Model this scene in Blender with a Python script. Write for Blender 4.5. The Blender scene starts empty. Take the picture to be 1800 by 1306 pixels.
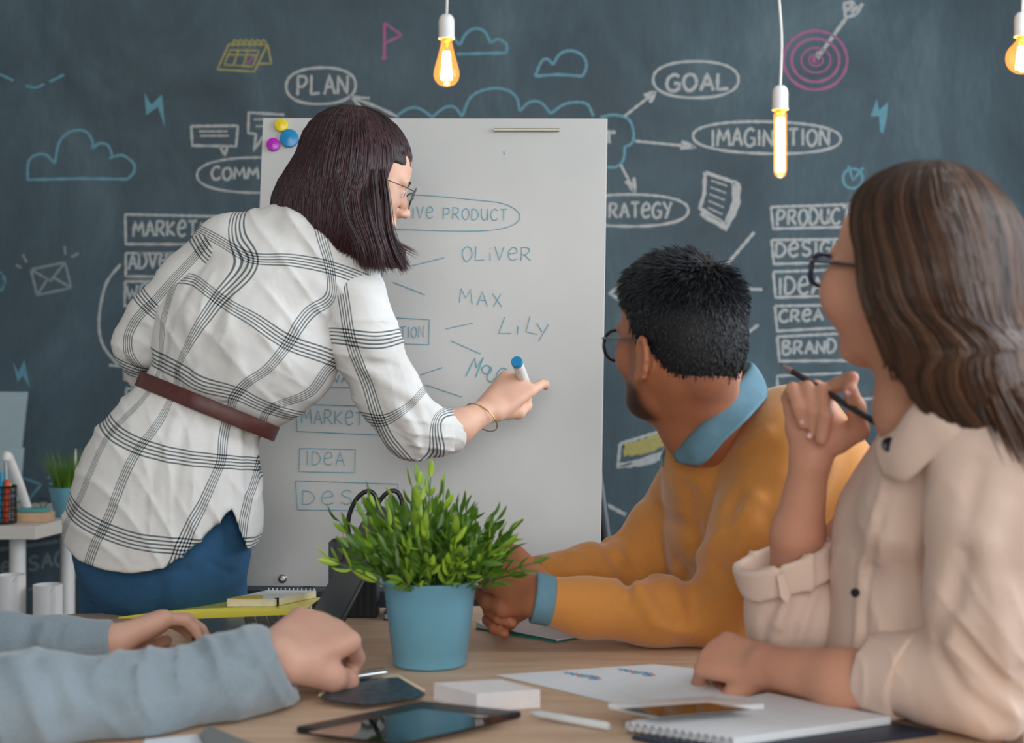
import bpy, bmesh, math, random
import numpy as np
from mathutils import Vector, Matrix
random.seed(7); np.random.seed(7)
sc = bpy.context.scene
COL = sc.collection
FPX, CX, CY, CZ = 2500.0, 900.0, 653.0, 1.17

def P(px, py, d):
    """world point seen at a photograph pixel, at distance d from the lens plane"""
    return np.array([(px-CX)/FPX*d, d, CZ-(py-CY)/FPX*d])
def T(px, py, z=0.75):
    d = (CZ-z)*FPX/(py-CY)
    return np.array([(px-CX)/FPX*d, d, z])
def nrm(v):
    v = np.asarray(v, float); return v/np.linalg.norm(v)

# ------------------------------------------------------------ camera, light, exposure
cam = bpy.data.cameras.new('camera'); camo = bpy.data.objects.new('camera', cam); COL.objects.link(camo)
camo.location = (0, 0, CZ); camo.rotation_euler = (math.pi/2, 0, 0)
cam.lens = 50; cam.sensor_width = 36; cam.clip_start = .05
cam.dof.use_dof = True; cam.dof.focus_distance = 2.6; cam.dof.aperture_fstop = 4.0
sc.camera = camo
sc.view_settings.view_transform = 'Standard'; sc.view_settings.look = 'None'
sc.view_settings.gamma = 1; sc.view_settings.use_curve_mapping = False
sc.view_settings.exposure = 0.34
w = bpy.data.worlds.new('daylight'); sc.world = w; w.use_nodes = True
w.node_tree.nodes['Background'].inputs[0].default_value = (.62, .74, .9, 1)
w.node_tree.nodes['Background'].inputs[1].default_value = 1.0
def area(name, loc, target, sx, sy, power, col):
    l = bpy.data.lights.new(name, 'AREA'); l.shape = 'RECTANGLE'; l.size = sx; l.size_y = sy
    l.energy = power; l.color = col
    o = bpy.data.objects.new(name, l); COL.objects.link(o); o.location = loc
    o.rotation_euler = (Vector(target)-Vector(loc)).to_track_quat('-Z', 'Y').to_euler()
    return o
area('right_window_daylight', (1.98, 2.15, 1.85), (-.6, 2.6, 1.2), 2.6, 1.7, 50, (.86, .94, 1.0))
area('rear_window_daylight', (0.3, -2.3, 1.95), (0.2, 3, 1.2), 3.2, 1.7, 62, (1.0, .96, .90))

# ------------------------------------------------------------ object helpers
def tag(o, label=None, cat=None, group=None, kind=None):
    if label: o['label'] = label
    if cat: o['category'] = cat
    if group: o['group'] = group
    if kind: o['kind'] = kind
    return o
def empty(name, loc, label, cat, group=None):
    o = bpy.data.objects.new(name, None); COL.objects.link(o); o.location = loc; o.empty_display_size = .02
    bpy.context.view_layer.update()
    return tag(o, label, cat, group)
def link(name, me, mat=None, parent=None, smooth=False):
    o = bpy.data.objects.new(name, me); COL.objects.link(o)
    if mat is not None:
        for m in (mat if isinstance(mat, (list, tuple)) else [mat]): me.materials.append(m)
    if parent is not None:
        o.parent = parent
        o.matrix_parent_inverse = Matrix.Identity(4)
        lp = Vector((0, 0, 0)); q = parent
        while q is not None: lp += q.location; q = q.parent
        o.location = -lp
    if smooth:
        me.polygons.foreach_set('use_smooth', [True]*len(me.polygons))
    return o
def from_np(name, V, F):
    me = bpy.data.meshes.new(name)
    V = np.asarray(V, np.float32); F = np.asarray(F, np.int32)
    me.vertices.add(len(V)); me.vertices.foreach_set('co', V.ravel())
    k = F.shape[1]
    me.loops.add(F.size); me.loops.foreach_set('vertex_index', F.ravel())
    me.polygons.add(len(F)); me.polygons.foreach_set('loop_start', np.arange(0, F.size, k, dtype=np.int32))
    me.update(calc_edges=True)
    return me
class MB:
    """collects shapes, links them as one mesh"""
    def __init__(s): s.v = []; s.f = []; s.m = []; s.mi = 0
    def add(s, V, F):
        n = len(s.v); s.v += [tuple(map(float, p)) for p in V]; s.f += [tuple(i+n for i in f) for f in F]; s.m += [s.mi]*len(F)
        return s
    def box(s, a, b):
        (x0, y0, z0), (x1, y1, z1) = a, b
        V = [(x, y, z) for z in (z0, z1) for y in (y0, y1) for x in (x0, x1)]
        return s.add(V, [(0, 2, 3, 1), (4, 5, 7, 6), (0, 1, 5, 4), (1, 3, 7, 5), (3, 2, 6, 7), (2, 0, 4, 6)])
    def slab(s, corners, up):
        """prism over a polygon (counter-clockwise from above), extruded by vector up"""
        c = [np.asarray(p, float) for p in corners]; u = np.asarray(up, float); n = len(c)
        V = c+[p+u for p in c]
        F = [tuple(range(n-1, -1, -1)), tuple(range(n, 2*n))]+[(i, (i+1) % n, (i+1) % n+n, i+n) for i in range(n)]
        return s.add(V, F)
    def tube(s, pts, r, n=8, closed=False, flat=1.0, up=(0, 0, 1), caps=True):
        pts = [np.asarray(p, float) for p in pts]; m = len(pts)
        rr = r if hasattr(r, '__len__') else [r]*m
        up = nrm(up); V = []
        for i, p in enumerate(pts):
            if closed: t = pts[(i+1) % m]-pts[i-1]
            else: t = pts[min(i+1, m-1)]-pts[max(i-1, 0)]
            t = nrm(t); a = np.cross(up, t)
            if np.linalg.norm(a) < 1e-3: a = np.cross((1, .1, 0), t)
            a = nrm(a); b = np.cross(t, a)
            for k in range(n):
                an = 2*math.pi*k/n+math.pi/n
                V.append(p+a*math.cos(an)*rr[i]+b*math.sin(an)*rr[i]*flat)
        F = []
        for i in range(m if closed else m-1):
            j = (i+1) % m
            for k in range(n): F.append((i*n+k, i*n+(k+1) % n, j*n+(k+1) % n, j*n+k))
        if caps and not closed: F += [tuple(range(n-1, -1, -1)), tuple((m-1)*n+k for k in range(n))]
        return s.add(V, F)
    def lathe(s, c, prof, n=32, axis=None):
        """profile [(r, h)] about an axis through c"""
        c = np.asarray(c, float); ax = nrm(axis if axis is not None else (0, 0, 1))
        a = np.cross(ax, (0, 1, 0)); a = nrm(a) if np.linalg.norm(a) > 1e-3 else np.array([1., 0, 0]); b = np.cross(ax, a)
        V = []
        for r, h in prof:
            for k in range(n):
                an = 2*math.pi*k/n; V.append(c+ax*h+(a*math.cos(an)+b*math.sin(an))*max(r, 1e-5))
        F = [(i*n+k, i*n+(k+1) % n, (i+1)*n+(k+1) % n, (i+1)*n+k) for i in range(len(prof)-1) for k in range(n)]
        return s.add(V, F)
    def build(s, name, mat, parent=None, smooth=False, bevel=0, label=None):
        me = bpy.data.meshes.new(name); me.from_pydata(s.v, [], s.f); me.update()
        if any(s.m): me.polygons.foreach_set('material_index', s.m)
        o = link(name, me, mat, parent, smooth)
        bm = bmesh.new(); bm.from_mesh(me); bmesh.ops.recalc_face_normals(bm, faces=bm.faces)
        if bevel:
            es = [e for e in bm.edges if len(e.link_faces) == 2 and e.calc_face_angle(0) > .6]
            bmesh.ops.bevel(bm, geom=es, offset=bevel, segments=2, profile=.6, affect='EDGES', clamp_overlap=True)
        bm.to_mesh(me); bm.free()
        if smooth:
            me.polygons.foreach_set('use_smooth', [True]*len(me.polygons))
            try: me.set_sharp_from_angle(angle=math.radians(42))
            except Exception: pass
        if label: o['label'] = label
        return o

# ------------------------------------------------------------ materials
def lin(c):
    r = []
    for v in c[:3]:
        v /= 255.0; r.append(v/12.92 if v <= .04045 else ((v+.055)/1.055)**2.4)
    return (*r, 1)
MATS = {}
class NT:
    def __init__(s, name):
        m = bpy.data.materials.new(name); m.use_nodes = True; s.mat = m; s.t = m.node_tree; s.n = s.t.nodes; s.l = s.t.links
        s.b = s.n['Principled BSDF']; s.out = s.n['Material Output']
    def new(s, typ, **kw):
        x = s.n.new(typ)
        for k, v in kw.items():
            if k in ('op', 'operation'): x.operation = v
            elif hasattr(x, k) and k not in ('location',): setattr(x, k, v)
        return x
    def con(s, a, b): s.l.new(a, b)
    def math(s, op, a, b=None, c=None, clamp=False):
        x = s.n.new('ShaderNodeMath'); x.operation = op; x.use_clamp = clamp
        for i, v in enumerate((a, b, c)):
            if v is None: continue
            if isinstance(v, (int, float)): x.inputs[i].default_value = v
            else: s.con(v, x.inputs[i])
        return x.outputs[0]
    def noise(s, scale, detail=3, rough=.5, vec=None, dist=0):
        x = s.n.new('ShaderNodeTexNoise'); x.inputs['Scale'].default_value = scale; x.inputs['Detail'].default_value = detail
        x.inputs['Roughness'].default_value = rough; x.inputs['Distortion'].default_value = dist
        if vec is not None: s.con(vec, x.inputs['Vector'])
        return x.outputs['Fac']
    def coord(s, kind='Object', scale=None):
        x = s.n.new('ShaderNodeTexCoord').outputs[kind]
        if scale:
            m = s.n.new('ShaderNodeMapping'); m.inputs['Scale'].default_value = scale; s.con(x, m.inputs['Vector']); return m.outputs[0]
        return x
    def ramp(s, fac, stops):
        x = s.n.new('ShaderNodeValToRGB'); s.con(fac, x.inputs[0]); e = x.color_ramp.elements
        while len(e) < len(stops): e.new(.5)
        for i, (p, c) in enumerate(stops): e[i].position = p; e[i].color = c
        return x.outputs[0]
    def mix(s, fac, a, b, mode='MIX'):
        x = s.n.new('ShaderNodeMix'); x.data_type = 'RGBA'; x.blend_type = mode
        for i, v in ((0, fac), (6, a), (7, b)):
            if isinstance(v, (int, float)): x.inputs[i].default_value = v
            elif isinstance(v, tuple): x.inputs[i].default_value = v
            else: s.con(v, x.inputs[i])
        return x.outputs[2]
    def bump(s, h, strength=.3, dist=.002):
        x = s.n.new('ShaderNodeBump'); x.inputs['Strength'].default_value = strength; x.inputs['Distance'].default_value = dist
        s.con(h, x.inputs['Height']); s.con(x.outputs[0], s.b.inputs['Normal']); return x
def simple(name, col, rough=.5, var=.08, vscale=40, bump=0, bscale=200, metal=0, spec=.5, sss=0, coat=0, trans=0, alpha=1, emit=None, es=0, dist=.001):
    if name in MATS: return MATS[name]
    t = NT(name); c = lin(col)
    co = t.coord()
    n = t.noise(vscale, 3, .55, co)
    hi = tuple(min(1, x*(1+var)) for x in c[:3])+(1,); lo = tuple(x*(1-var) for x in c[:3])+(1,)
    t.con(t.ramp(n, [(.3, lo), (.7, hi)]), t.b.inputs['Base Color'])
    t.b.inputs['Roughness'].default_value = rough; t.b.inputs['Metallic'].default_value = metal
    t.b.inputs['Specular IOR Level'].default_value = spec
    if sss:
        t.b.inputs['Subsurface Weight'].default_value = sss; t.b.inputs['Subsurface Radius'].default_value = (1, .35, .2); t.b.inputs['Subsurface Scale'].default_value = .008
    if coat: t.b.inputs['Coat Weight'].default_value = coat; t.b.inputs['Coat Roughness'].default_value = .05
    if trans: t.b.inputs['Transmission Weight'].default_value = trans
    if alpha < 1: t.b.inputs['Alpha'].default_value = alpha
    if emit: t.b.inputs['Emission Color'].default_value = (*emit, 1); t.b.inputs['Emission Strength'].default_value = es
    if bump: t.bump(t.noise(bscale, 3, .6, co), bump, dist)
    MATS[name] = t.mat
    return t.mat
def cloth(name, col, scale=900, rough=.9, bump=.35, var=.08, sheen=.2, wr=.0, wscale=16):
    t = NT(name); c = lin(col); co = t.coord()
    wv = t.n.new('ShaderNodeTexWave'); wv.wave_type = 'BANDS'; wv.bands_direction = 'DIAGONAL'; wv.inputs['Scale'].default_value = scale/6
    wv.inputs['Distortion'].default_value = .6; t.con(co, wv.inputs['Vector'])
    n = t.noise(scale, 2, .6, co); big = t.noise(9, 3, .5, co)
    f = t.math('ADD', t.math('MULTIPLY', n, .5), t.math('MULTIPLY', big, .5))
    hi = tuple(min(1, x*(1+var)) for x in c[:3])+(1,); lo = tuple(x*(1-var) for x in c[:3])+(1,)
    t.con(t.ramp(f, [(.35, lo), (.65, hi)]), t.b.inputs['Base Color'])
    t.b.inputs['Roughness'].default_value = rough; t.b.inputs['Specular IOR Level'].default_value = .2
    t.b.inputs['Sheen Weight'].default_value = sheen
    h = t.math('ADD', t.math('MULTIPLY', wv.outputs['Fac'], .5), n)
    if wr:
        h = t.math('ADD', t.math('MULTIPLY', h, .12), t.math('MULTIPLY', t.noise(wscale, 2, .45, co, 1.2), wr*10))
    t.bump(h, bump, .0012)
    return t.mat
# ------------------------------------------------------------ organic surfaces: smooth unions of tapered limbs, meshed with surface nets
class Field:
    def __init__(s): s.p = []
    def _add(s, **k): k.setdefault('op', 'u'); k.setdefault('k', .01); s.p.append(k); return s
    def cone(s, a, b, ra, rb, k=.01, op='u', ax=None, sq=1.0):
        a = np.asarray(a, float); b = np.asarray(b, float)
        return s._add(t='cone', a=a, b=b, ra=ra, rb=rb, k=k, op=op, ax=None if ax is None else nrm(ax), sq=sq,
                      c=(a+b)/2, R=np.linalg.norm(b-a)/2+max(ra, rb)*max(1, sq))
    def ell(s, c, r, R=None, k=.01, op='u'):
        return s._add(t='ell', c0=np.asarray(c, float), r=np.asarray(r, float), M=np.eye(3) if R is None else np.asarray(R, float), k=k, op=op, c=np.asarray(c, float), R=max(r))
    def chain(s, pts, k=.01, op='u', ax=None, sq=1.0):
        """pts: (point, radius)"""
        for (a, ra), (b, rb) in zip(pts[:-1], pts[1:]): s.cone(a, b, ra, rb, k, op, ax, sq)
        return s
    def px(s, pts, k=.01, op='u', ax=None, sq=1.0):
        """pts: (px, py, depth, radius in px)"""
        return s.chain([(P(x, y, d), r*d/FPX) for x, y, d, r in pts], k, op, ax, sq)
    def fold(s, pts, w, amp):
        """groove (amp>0) or ridge (amp<0) along a polyline of points"""
        pts = [np.asarray(p, float) for p in pts]; c = np.mean(pts, 0)
        return s._add(t='fold', pts=pts, w=w, amp=amp, c=c, R=max(np.linalg.norm(p-c) for p in pts)+2.6*w, op='f')
    def fpx(s, pts, w, amp):
        """fold along points seen at photograph pixels, laid onto the surface built so far"""
        q = []
        for (x0, y0, d0), (x1, y1, d1) in zip(pts[:-1], pts[1:]): q += [(x0+(x1-x0)*t, y0+(y1-y0)*t, d0+(d1-d0)*t) for t in (0, .25, .5, .75)]
        q.append(pts[-1]); q = np.array(q, float); r = np.stack([(q[:, 0]-CX)/FPX, np.ones(len(q)), -(q[:, 1]-CY)/FPX], -1); o = np.array([0, 0, CZ]); t = q[:, 2]-.35
        for _ in range(40): dd = s.at(o+r*t[:, None]); t = t+np.clip(dd*.85, -.02, .06)
        t = np.where(np.abs(dd) < .004, t, q[:, 2])
        return s.fold(list(o+r*t[:, None]), w, amp)
    def crease(s, dirn, wl, amp, seed=0, warp=1.6, sharp=3, c=None, R=None, cover=.5):
        """cloth creases: warped ridge lines across dirn, fading in and out"""
        rs = np.random.RandomState(seed); n = nrm(dirn); k0 = n*math.pi/wl
        kw = rs.normal(0, 1, (3, 3)); kw = kw/np.linalg.norm(kw, axis=1)[:, None]*math.pi/(wl*2.6); pw = rs.uniform(0, 6.28, 3)
        km = rs.normal(0, 1, (3, 3)); km = km/np.linalg.norm(km, axis=1)[:, None]*math.pi/(wl*2.2); pm = rs.uniform(0, 6.28, 3); ph = rs.uniform(0, 6.28)
        def f(X):
            w_ = sum(np.sin(X@kw[i]+pw[i]) for i in range(3))*warp*.6
            m = sum(np.sin(X@km[i]+pm[i]) for i in range(3))/3
            m = np.clip((m+cover)*1.2, 0, 1)
            g = -(1-np.abs(np.sin(X@k0+ph+w_)))**sharp*m*amp
            if c is not None: g = g*np.exp(-(np.linalg.norm(X-np.asarray(c), axis=-1)/R)**2)
            return g
        return s.fn(f, 'd')
    def fn(s, f, op='i', k=.004): return s._add(t='fn', f=f, op=op, k=k, c=np.zeros(3), R=1e3)
    @staticmethod
    def seg(X, a, b):
        ba = b-a; pa = X-a; L = max(ba@ba, 1e-12)
        h = np.clip((pa@ba)/L, 0, 1)
        q = pa-h[..., None]*ba
        return np.sqrt((q*q).sum(-1)), h
    def prim(s, p, X):
        if p['t'] == 'cone':
            a, b = p['a'], p['b']; m = 1.0
            if p['ax'] is not None:
                n = p['ax']; q = 1/p['sq']-1
                X = X+((X-a)@n)[..., None]*n*q; b = b+n*((b-a)@n)*q; m = min(1, p['sq'])
            d, h = s.seg(X, a, b)
            return (d-(p['ra']+(p['rb']-p['ra'])*h))*m
        if p['t'] == 'ell':
            q = (X-p['c0'])@p['M']; r = p['r']
            k0 = np.sqrt(((q/r)**2).sum(-1)); k1 = np.sqrt(((q/(r*r))**2).sum(-1))+1e-9
            return k0*(k0-1)/k1
        return p['f'](X)
    def eval(s, X, cen=None, half=0):
        """X (nb, m, 3) with block centres cen -> (nb, m)"""
        nb = X.shape[0]; D = np.full(X.shape[:2], 1.0)
        allm = np.ones(nb, bool)
        for p in s.p:
            if cen is None or p['t'] == 'fn': m = allm
            else: m = np.sqrt(((cen-p['c'])**2).sum(-1)) < p['R']+half*2+p['k']*2+.012
            if not m.any(): continue
            Xm = X[m]; Dm = D[m]
            if p['op'] == 'f':
                best = None
                for a, b in zip(p['pts'][:-1], p['pts'][1:]):
                    q, _ = s.seg(Xm, a, b); best = q if best is None else np.minimum(best, q)
                D[m] = Dm+p['amp']*np.exp(-(best/p['w'])**2)
                continue
            d = s.prim(p, Xm); k = p['k']
            if p['op'] == 'u':
                h = np.maximum(k-np.abs(Dm-d), 0)/k; D[m] = np.minimum(Dm, d)-h*h*k*.25
            elif p['op'] == 's':
                d = -d; h = np.maximum(k-np.abs(Dm-d), 0)/k; D[m] = np.maximum(Dm, d)+h*h*k*.25
            elif p['op'] == 'i':
                h = np.maximum(k-np.abs(Dm-d), 0)/k; D[m] = np.maximum(Dm, d)+h*h*k*.25
            elif p['op'] == 'd':
                D[m] = Dm+d
        return D
    def at(s, X): return s.eval(np.asarray(X)[None])[0]
    def mesh(s, h, name='body'):
        B = 8; bs = B*h
        lo = np.min([p['c']-p['R'] for p in s.p if p['op'] == 'u' and p['t'] != 'fn'], 0)-bs
        hi = np.max([p['c']+p['R'] for p in s.p if p['op'] == 'u' and p['t'] != 'fn'], 0)+bs
        nb = np.ceil((hi-lo)/bs).astype(int)
        I = np.stack(np.meshgrid(*[np.arange(n) for n in nb], indexing='ij'), -1).reshape(-1, 3)
        C = lo+(I+.5)*bs
        D = np.concatenate([s.eval(c[:, None, :], c, bs*.87)[:, 0] for c in np.array_split(C, max(1, len(C)//40000))])
        I = I[np.abs(D) < bs*.87*1.9+.006]
        g = np.stack(np.meshgrid(*[np.arange(B+1)]*3, indexing='ij'), -1).reshape(-1, 3)
        N = nb*B+1; allid = []; allv = []; E = []
        def gid(c): return (c[..., 0]*N[1]+c[..., 1])*N[2]+c[..., 2]
        for Ib in np.array_split(I, max(1, len(I)//600)):
            base = Ib*B; X = lo+(base[:, None, :]+g[None])*h
            V = s.eval(X, lo+(Ib+.5)*bs, bs*.87).reshape(-1, B+1, B+1, B+1)
            S = V < 0
            cs = [(i, j, k) for i in (0, 1) for j in (0, 1) for k in (0, 1)]
            sl = lambda A, c: A[:, c[0]:c[0]+B, c[1]:c[1]+B, c[2]:c[2]+B]
            cnt = sum(sl(S, c).astype(np.int8) for c in cs)
            b, i, j, k = np.nonzero((cnt > 0) & (cnt < 8))
            if len(b):
                cell = np.stack([i, j, k], -1); acc = np.zeros((len(b), 3)); num = np.zeros(len(b))
                val = {c: V[b, i+c[0], j+c[1], k+c[2]] for c in cs}
                for c in cs:
                    for ax in range(3):
                        if c[ax]: continue
                        c2 = list(c); c2[ax] = 1; c2 = tuple(c2)
                        v0, v1 = val[c], val[c2]; x = (v0 < 0) != (v1 < 0)
                        t = np.where(x, v0/np.where(x, v0-v1, 1), 0)
                        p = np.tile(np.array(c, float), (len(b), 1)); p[:, ax] = t
                        acc += p*x[:, None]; num += x
                allv.append(lo+(base[b]+cell+acc/num[:, None])*h); allid.append(gid(base[b]+cell))
            for ax in range(3):
                A = S[:, :B, :B, :B]; sh = [0, 0, 0]; sh[ax] = 1
                Bn = sl(S, sh)
                b, i, j, k = np.nonzero(A != Bn)
                if len(b): E.append((ax, base[b]+np.stack([i, j, k], -1), A[b, i, j, k]))
        ids = np.concatenate(allid); V = np.concatenate(allv); o = np.argsort(ids); ids = ids[o]; V = V[o]
        Q = []
        for ax, c, inside in E:
            u, v = (ax+1) % 3, (ax+2) % 3
            du = np.zeros(3, int); dv = np.zeros(3, int); du[u] = 1; dv[v] = 1
            q = np.stack([gid(c-du-dv), gid(c-dv), gid(c), gid(c-du)], -1)
            ok = (c[:, u] > 0) & (c[:, v] > 0); q = q[ok]; ins = inside[ok]
            pos = np.searchsorted(ids, q); pos = np.clip(pos, 0, len(ids)-1)
            good = (ids[pos] == q).all(-1); pos = pos[good]; ins = ins[good]
            pos = np.where(ins[:, None], pos, pos[:, ::-1]); Q.append(pos)
        F = np.concatenate(Q)
        me = from_np(name, V, F)
        return me, V
def organic(name, fld, h, mat, parent=None, attr=None, label=None):
    me, V = fld.mesh(h, name)
    me.polygons.foreach_set('use_smooth', [True]*len(me.polygons))
    if attr:
        for an, fn in attr.items():
            val = np.asarray(fn(V), np.float32)
            if val.ndim == 1:
                a = me.attributes.new(an, 'FLOAT', 'POINT'); a.data.foreach_set('value', val)
            else:
                a = me.attributes.new(an, 'FLOAT_VECTOR', 'POINT'); a.data.foreach_set('vector', val.ravel())
    o = link(name, me, mat, parent)
    if label: o['label'] = label
    return o
def frame(f, up=(0, 0, 1)):
    """columns: right, forward, up"""
    f = nrm(f); r = nrm(np.cross(f, up)); u = np.cross(r, f)
    return np.stack([r, f, u], 1)
def head(F, c, R, s=1.0, ears=True, female=False):
    def L(x, y, z): return c+R@np.array([x, y, z])*s
    e = lambda p, r, k=.02, op='u': F.ell(L(*p), np.array(r)*s, R, k*s, op)
    e((0, -.012, .035), (.074, .094, .082)); e((0, .03, .03), (.064, .064, .07), .03)
    e((0, .028, -.03), (.055, .058, .072), .03)
    j = .052 if not female else .047
    for sg in (-1, 1):
        F.cone(L(sg*j, .0, -.045), L(sg*.02, .06, -.09), .019*s, .015*s, .03*s)
        e((sg*.037, .06, -.024), (.026, .026, .026), .03)
        e((sg*.03, .083, .021), (.022, .010, .008), .015)
    e((0, .07, -.093), (.02, .018, .016), .025)
    F.cone(L(0, .088, .014), L(0, .113, -.026), .0065*s, .0090*s, .012*s)
    for sg in (-1, 1):
        e((sg*.011, .102, -.030), (.0070, .010, .007), .008)
        e((sg*.031, .103, .002), (.016, .014, .010), .014, 's')
        e((sg*.031, .081, .002), (.0145, .0135, .0125), .004)
    e((0, .089, -.052), (.02, .013, .012), .015)
    e((0, .098, -.0555), (.022, .008, .0048), .004); e((0, .095, -.0665), (.019, .0085, .0060), .004)
    if ears:
        for sg in (-1, 1):
            n = 10; pts = []
            for i in range(n):
                a = -2.2+i*4.9/(n-1)
                pts.append((L(sg*(.078+.010*math.cos(a*.5)**2), -.019-.017*math.cos(a), -.027+.029*math.sin(a)), .0042*s))
            F.ell(L(sg*.079, -.017, -.027), np.array((.006, .015, .027))*s, R, .008*s)
            F.chain(pts, .004*s)
            F.ell(L(sg*.079, -.007, -.055), np.array((.006, .008, .010))*s, R, .006*s)
            F.ell(L(sg*.088, -.013, -.025), np.array((.006, .009, .014))*s, R, .004*s, 's')
    return L
def rows_strip(name, rows, mat, parent, th=.003, n=7, closed=False):
    """cloth strip through several splines of points, given thickness"""
    R_ = [np.array(spline(r, n)) for r in rows]; k = len(R_[0]); g = len(rows)
    cols = [np.array(spline([R_[j][i] for j in range(g)], 4)) for i in range(k)]; m = len(cols[0])
    V = np.concatenate(cols); F = np.array([(i*m+j, (i+1)*m+j, (i+1)*m+j+1, i*m+j+1) for i in range(k-1) for j in range(m-1)])
    me = from_np(name, V, F); o = link(name, me, mat, parent, True); s_ = o.modifiers.new('t', 'SOLIDIFY'); s_.thickness = th; s_.offset = 0
    return o
def hand(F, w, f, dorsal, side, curl, thumb=None, s=1.0, spread=.0, wr=.024):
    """w wrist, f direction to the knuckles, dorsal back-of-hand normal, side +1/-1: where the thumb is along cross(f, dorsal)"""
    f = nrm(f); u = nrm(np.asarray(dorsal)-f*np.dot(dorsal, f)); x = np.cross(f, u)*side
    L = lambda a, b, c: w+(x*a+f*b+u*c)*s
    xs = [.030, .010, -.010, -.029]; kn = [.086, .090, .086, .077]
    ln = [(.040, .025, .021), (.044, .028, .022), (.041, .026, .021), (.032, .020, .018)]
    rr = [.0095, .0097, .0092, .0082]
    for i in range(4):
        F.cone(L(xs[i]*.55, .0, 0), L(xs[i], kn[i], .002), .0145*s, .0115*s, .014*s)
    F.cone(L(.0, .03, -.006), L(0, .07, -.006), .022*s, .024*s, .015*s, 'u', u, .55)
    for i in range(4):
        p = np.array([xs[i], kn[i], .0]); ang = 0; q = [(L(*p), rr[i]*1.15*s)]
        c = curl[i] if hasattr(curl[i], '__len__') else (curl[i]*.9, curl[i]*1.1, curl[i]*.7)
        for j in range(3):
            ang += c[j]; dx = spread*(1.5-i)*.4
            p = p+ln[i][j]*np.array([dx, math.cos(ang), -math.sin(ang)]); q.append((L(*p), rr[i]*(1, .93, .8)[j]*s))
        F.chain(q, .003*s)
    th = thumb or [(.018, .012, -.006), (.040, .045, -.012), (.050, .075, -.016), (.050, .100, -.022)]
    F.chain([(L(*p), r*s) for p, r in zip(th, (.016, .0135, .0112, .009))], .008*s)
    return L
def spline(pts, n):
    """Catmull-Rom through pts, n samples per span"""
    p = [np.asarray(q, float) for q in pts]; p = [2*p[0]-p[1]]+p+[2*p[-1]-p[-2]]; out = []
    for i in range(1, len(p)-2):
        for j in range(n):
            t = j/n; a, b, c, d = p[i-1:i+3]
            out.append(.5*((2*b)+(-a+c)*t+(2*a-5*b+4*c-d)*t*t+(-a+3*b-3*c+d)*t**3))
    out.append(p[-2]); return out
def strands_mesh(Q, rad, name, mat, parent, rnd=None, label=None):
    """Q (n, m, 3) strand points -> one mesh of three-sided tapered tubes"""
    n, m = Q.shape[:2]
    tg = np.gradient(Q, axis=1); tg /= np.linalg.norm(tg, axis=-1, keepdims=True)+1e-9
    ref = np.array([.3, -.9, .2]); a = np.cross(tg, ref); a /= np.linalg.norm(a, axis=-1, keepdims=True)+1e-9; b = np.cross(tg, a)
    t = np.linspace(0, 1, m); taper = np.minimum(1, (1-t)*3.5+.12)[None, :, None]*np.minimum(1, t*6+.5)[None, :, None]
    r = rad if np.ndim(rad) == 0 else rad[:, None, None]
    V = np.stack([Q+(a*math.cos(x)+b*math.sin(x))*r*taper for x in (0, 2.094, 4.189)], 2)
    idx = np.arange(n*m*3).reshape(n, m, 3); F = []
    for k in range(3):
        k2 = (k+1) % 3
        F.append(np.stack([idx[:, :-1, k], idx[:, :-1, k2], idx[:, 1:, k2], idx[:, 1:, k]], -1).reshape(-1, 4))
    me = from_np(name, V.reshape(-1, 3), np.concatenate(F))
    me.polygons.foreach_set('use_smooth', [True]*len(me.polygons))
    rnd = np.random.rand(n) if rnd is None else rnd
    at = me.attributes.new('rnd', 'FLOAT', 'POINT'); at.data.foreach_set('value', np.repeat(rnd, m*3).astype(np.float32))
    tt = me.attributes.new('along', 'FLOAT', 'POINT'); tt.data.foreach_set('value', np.tile(np.repeat(t, 3), n).astype(np.float32))
    o = link(name, me, mat, parent)
    if label: o['label'] = label
    return o
def march(F, O, D, R0, off):
    """walk inwards along D from O+D*R0 to the surface; O, D (k,3)"""
    r = np.full(len(O), R0)
    for _ in range(26):
        d = F.at(O+D*r[:, None])-off
        r = np.maximum(r-np.maximum(d, 0)*.8, .002)
    return O+D*r[:, None]
# ------------------------------------------------------------ shared materials
def m_skin(name, col, red=(190, 110, 90), beard=False):
    t = NT(name); co = t.coord(); c = lin(col)
    n = t.noise(22, 3, .5, co); n2 = t.noise(420, 2, .5, co)
    base = t.ramp(n, [(.3, tuple(x*.93 for x in c[:3])+(1,)), (.7, tuple(min(1, x*1.05) for x in c[:3])+(1,))])
    base = t.mix(t.math('MULTIPLY', t.math('SUBTRACT', t.noise(9, 2, .5, co), .45, clamp=True), .9), base, lin(red))
    if beard:
        a = t.n.new('ShaderNodeAttribute'); a.attribute_name = 'beard'
        sp = t.math('ADD', t.math('MULTIPLY', a.outputs['Fac'], 1.25), t.math('MULTIPLY', t.math('SUBTRACT', t.noise(520, 2, .6, co), .5), .7), clamp=True)
        base = t.mix(t.math('MULTIPLY', t.math('MULTIPLY', sp, a.outputs['Fac'], clamp=True), .92), base, lin((38, 30, 29)))
    t.con(base, t.b.inputs['Base Color'])
    t.b.inputs['Roughness'].default_value = .52; t.b.inputs['Specular IOR Level'].default_value = .35
    t.b.inputs['Subsurface Weight'].default_value = .12; t.b.inputs['Subsurface Radius'].default_value = (1, .35, .2); t.b.inputs['Subsurface Scale'].default_value = .01
    t.bump(n2, .12, .0006)
    return t.mat
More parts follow.
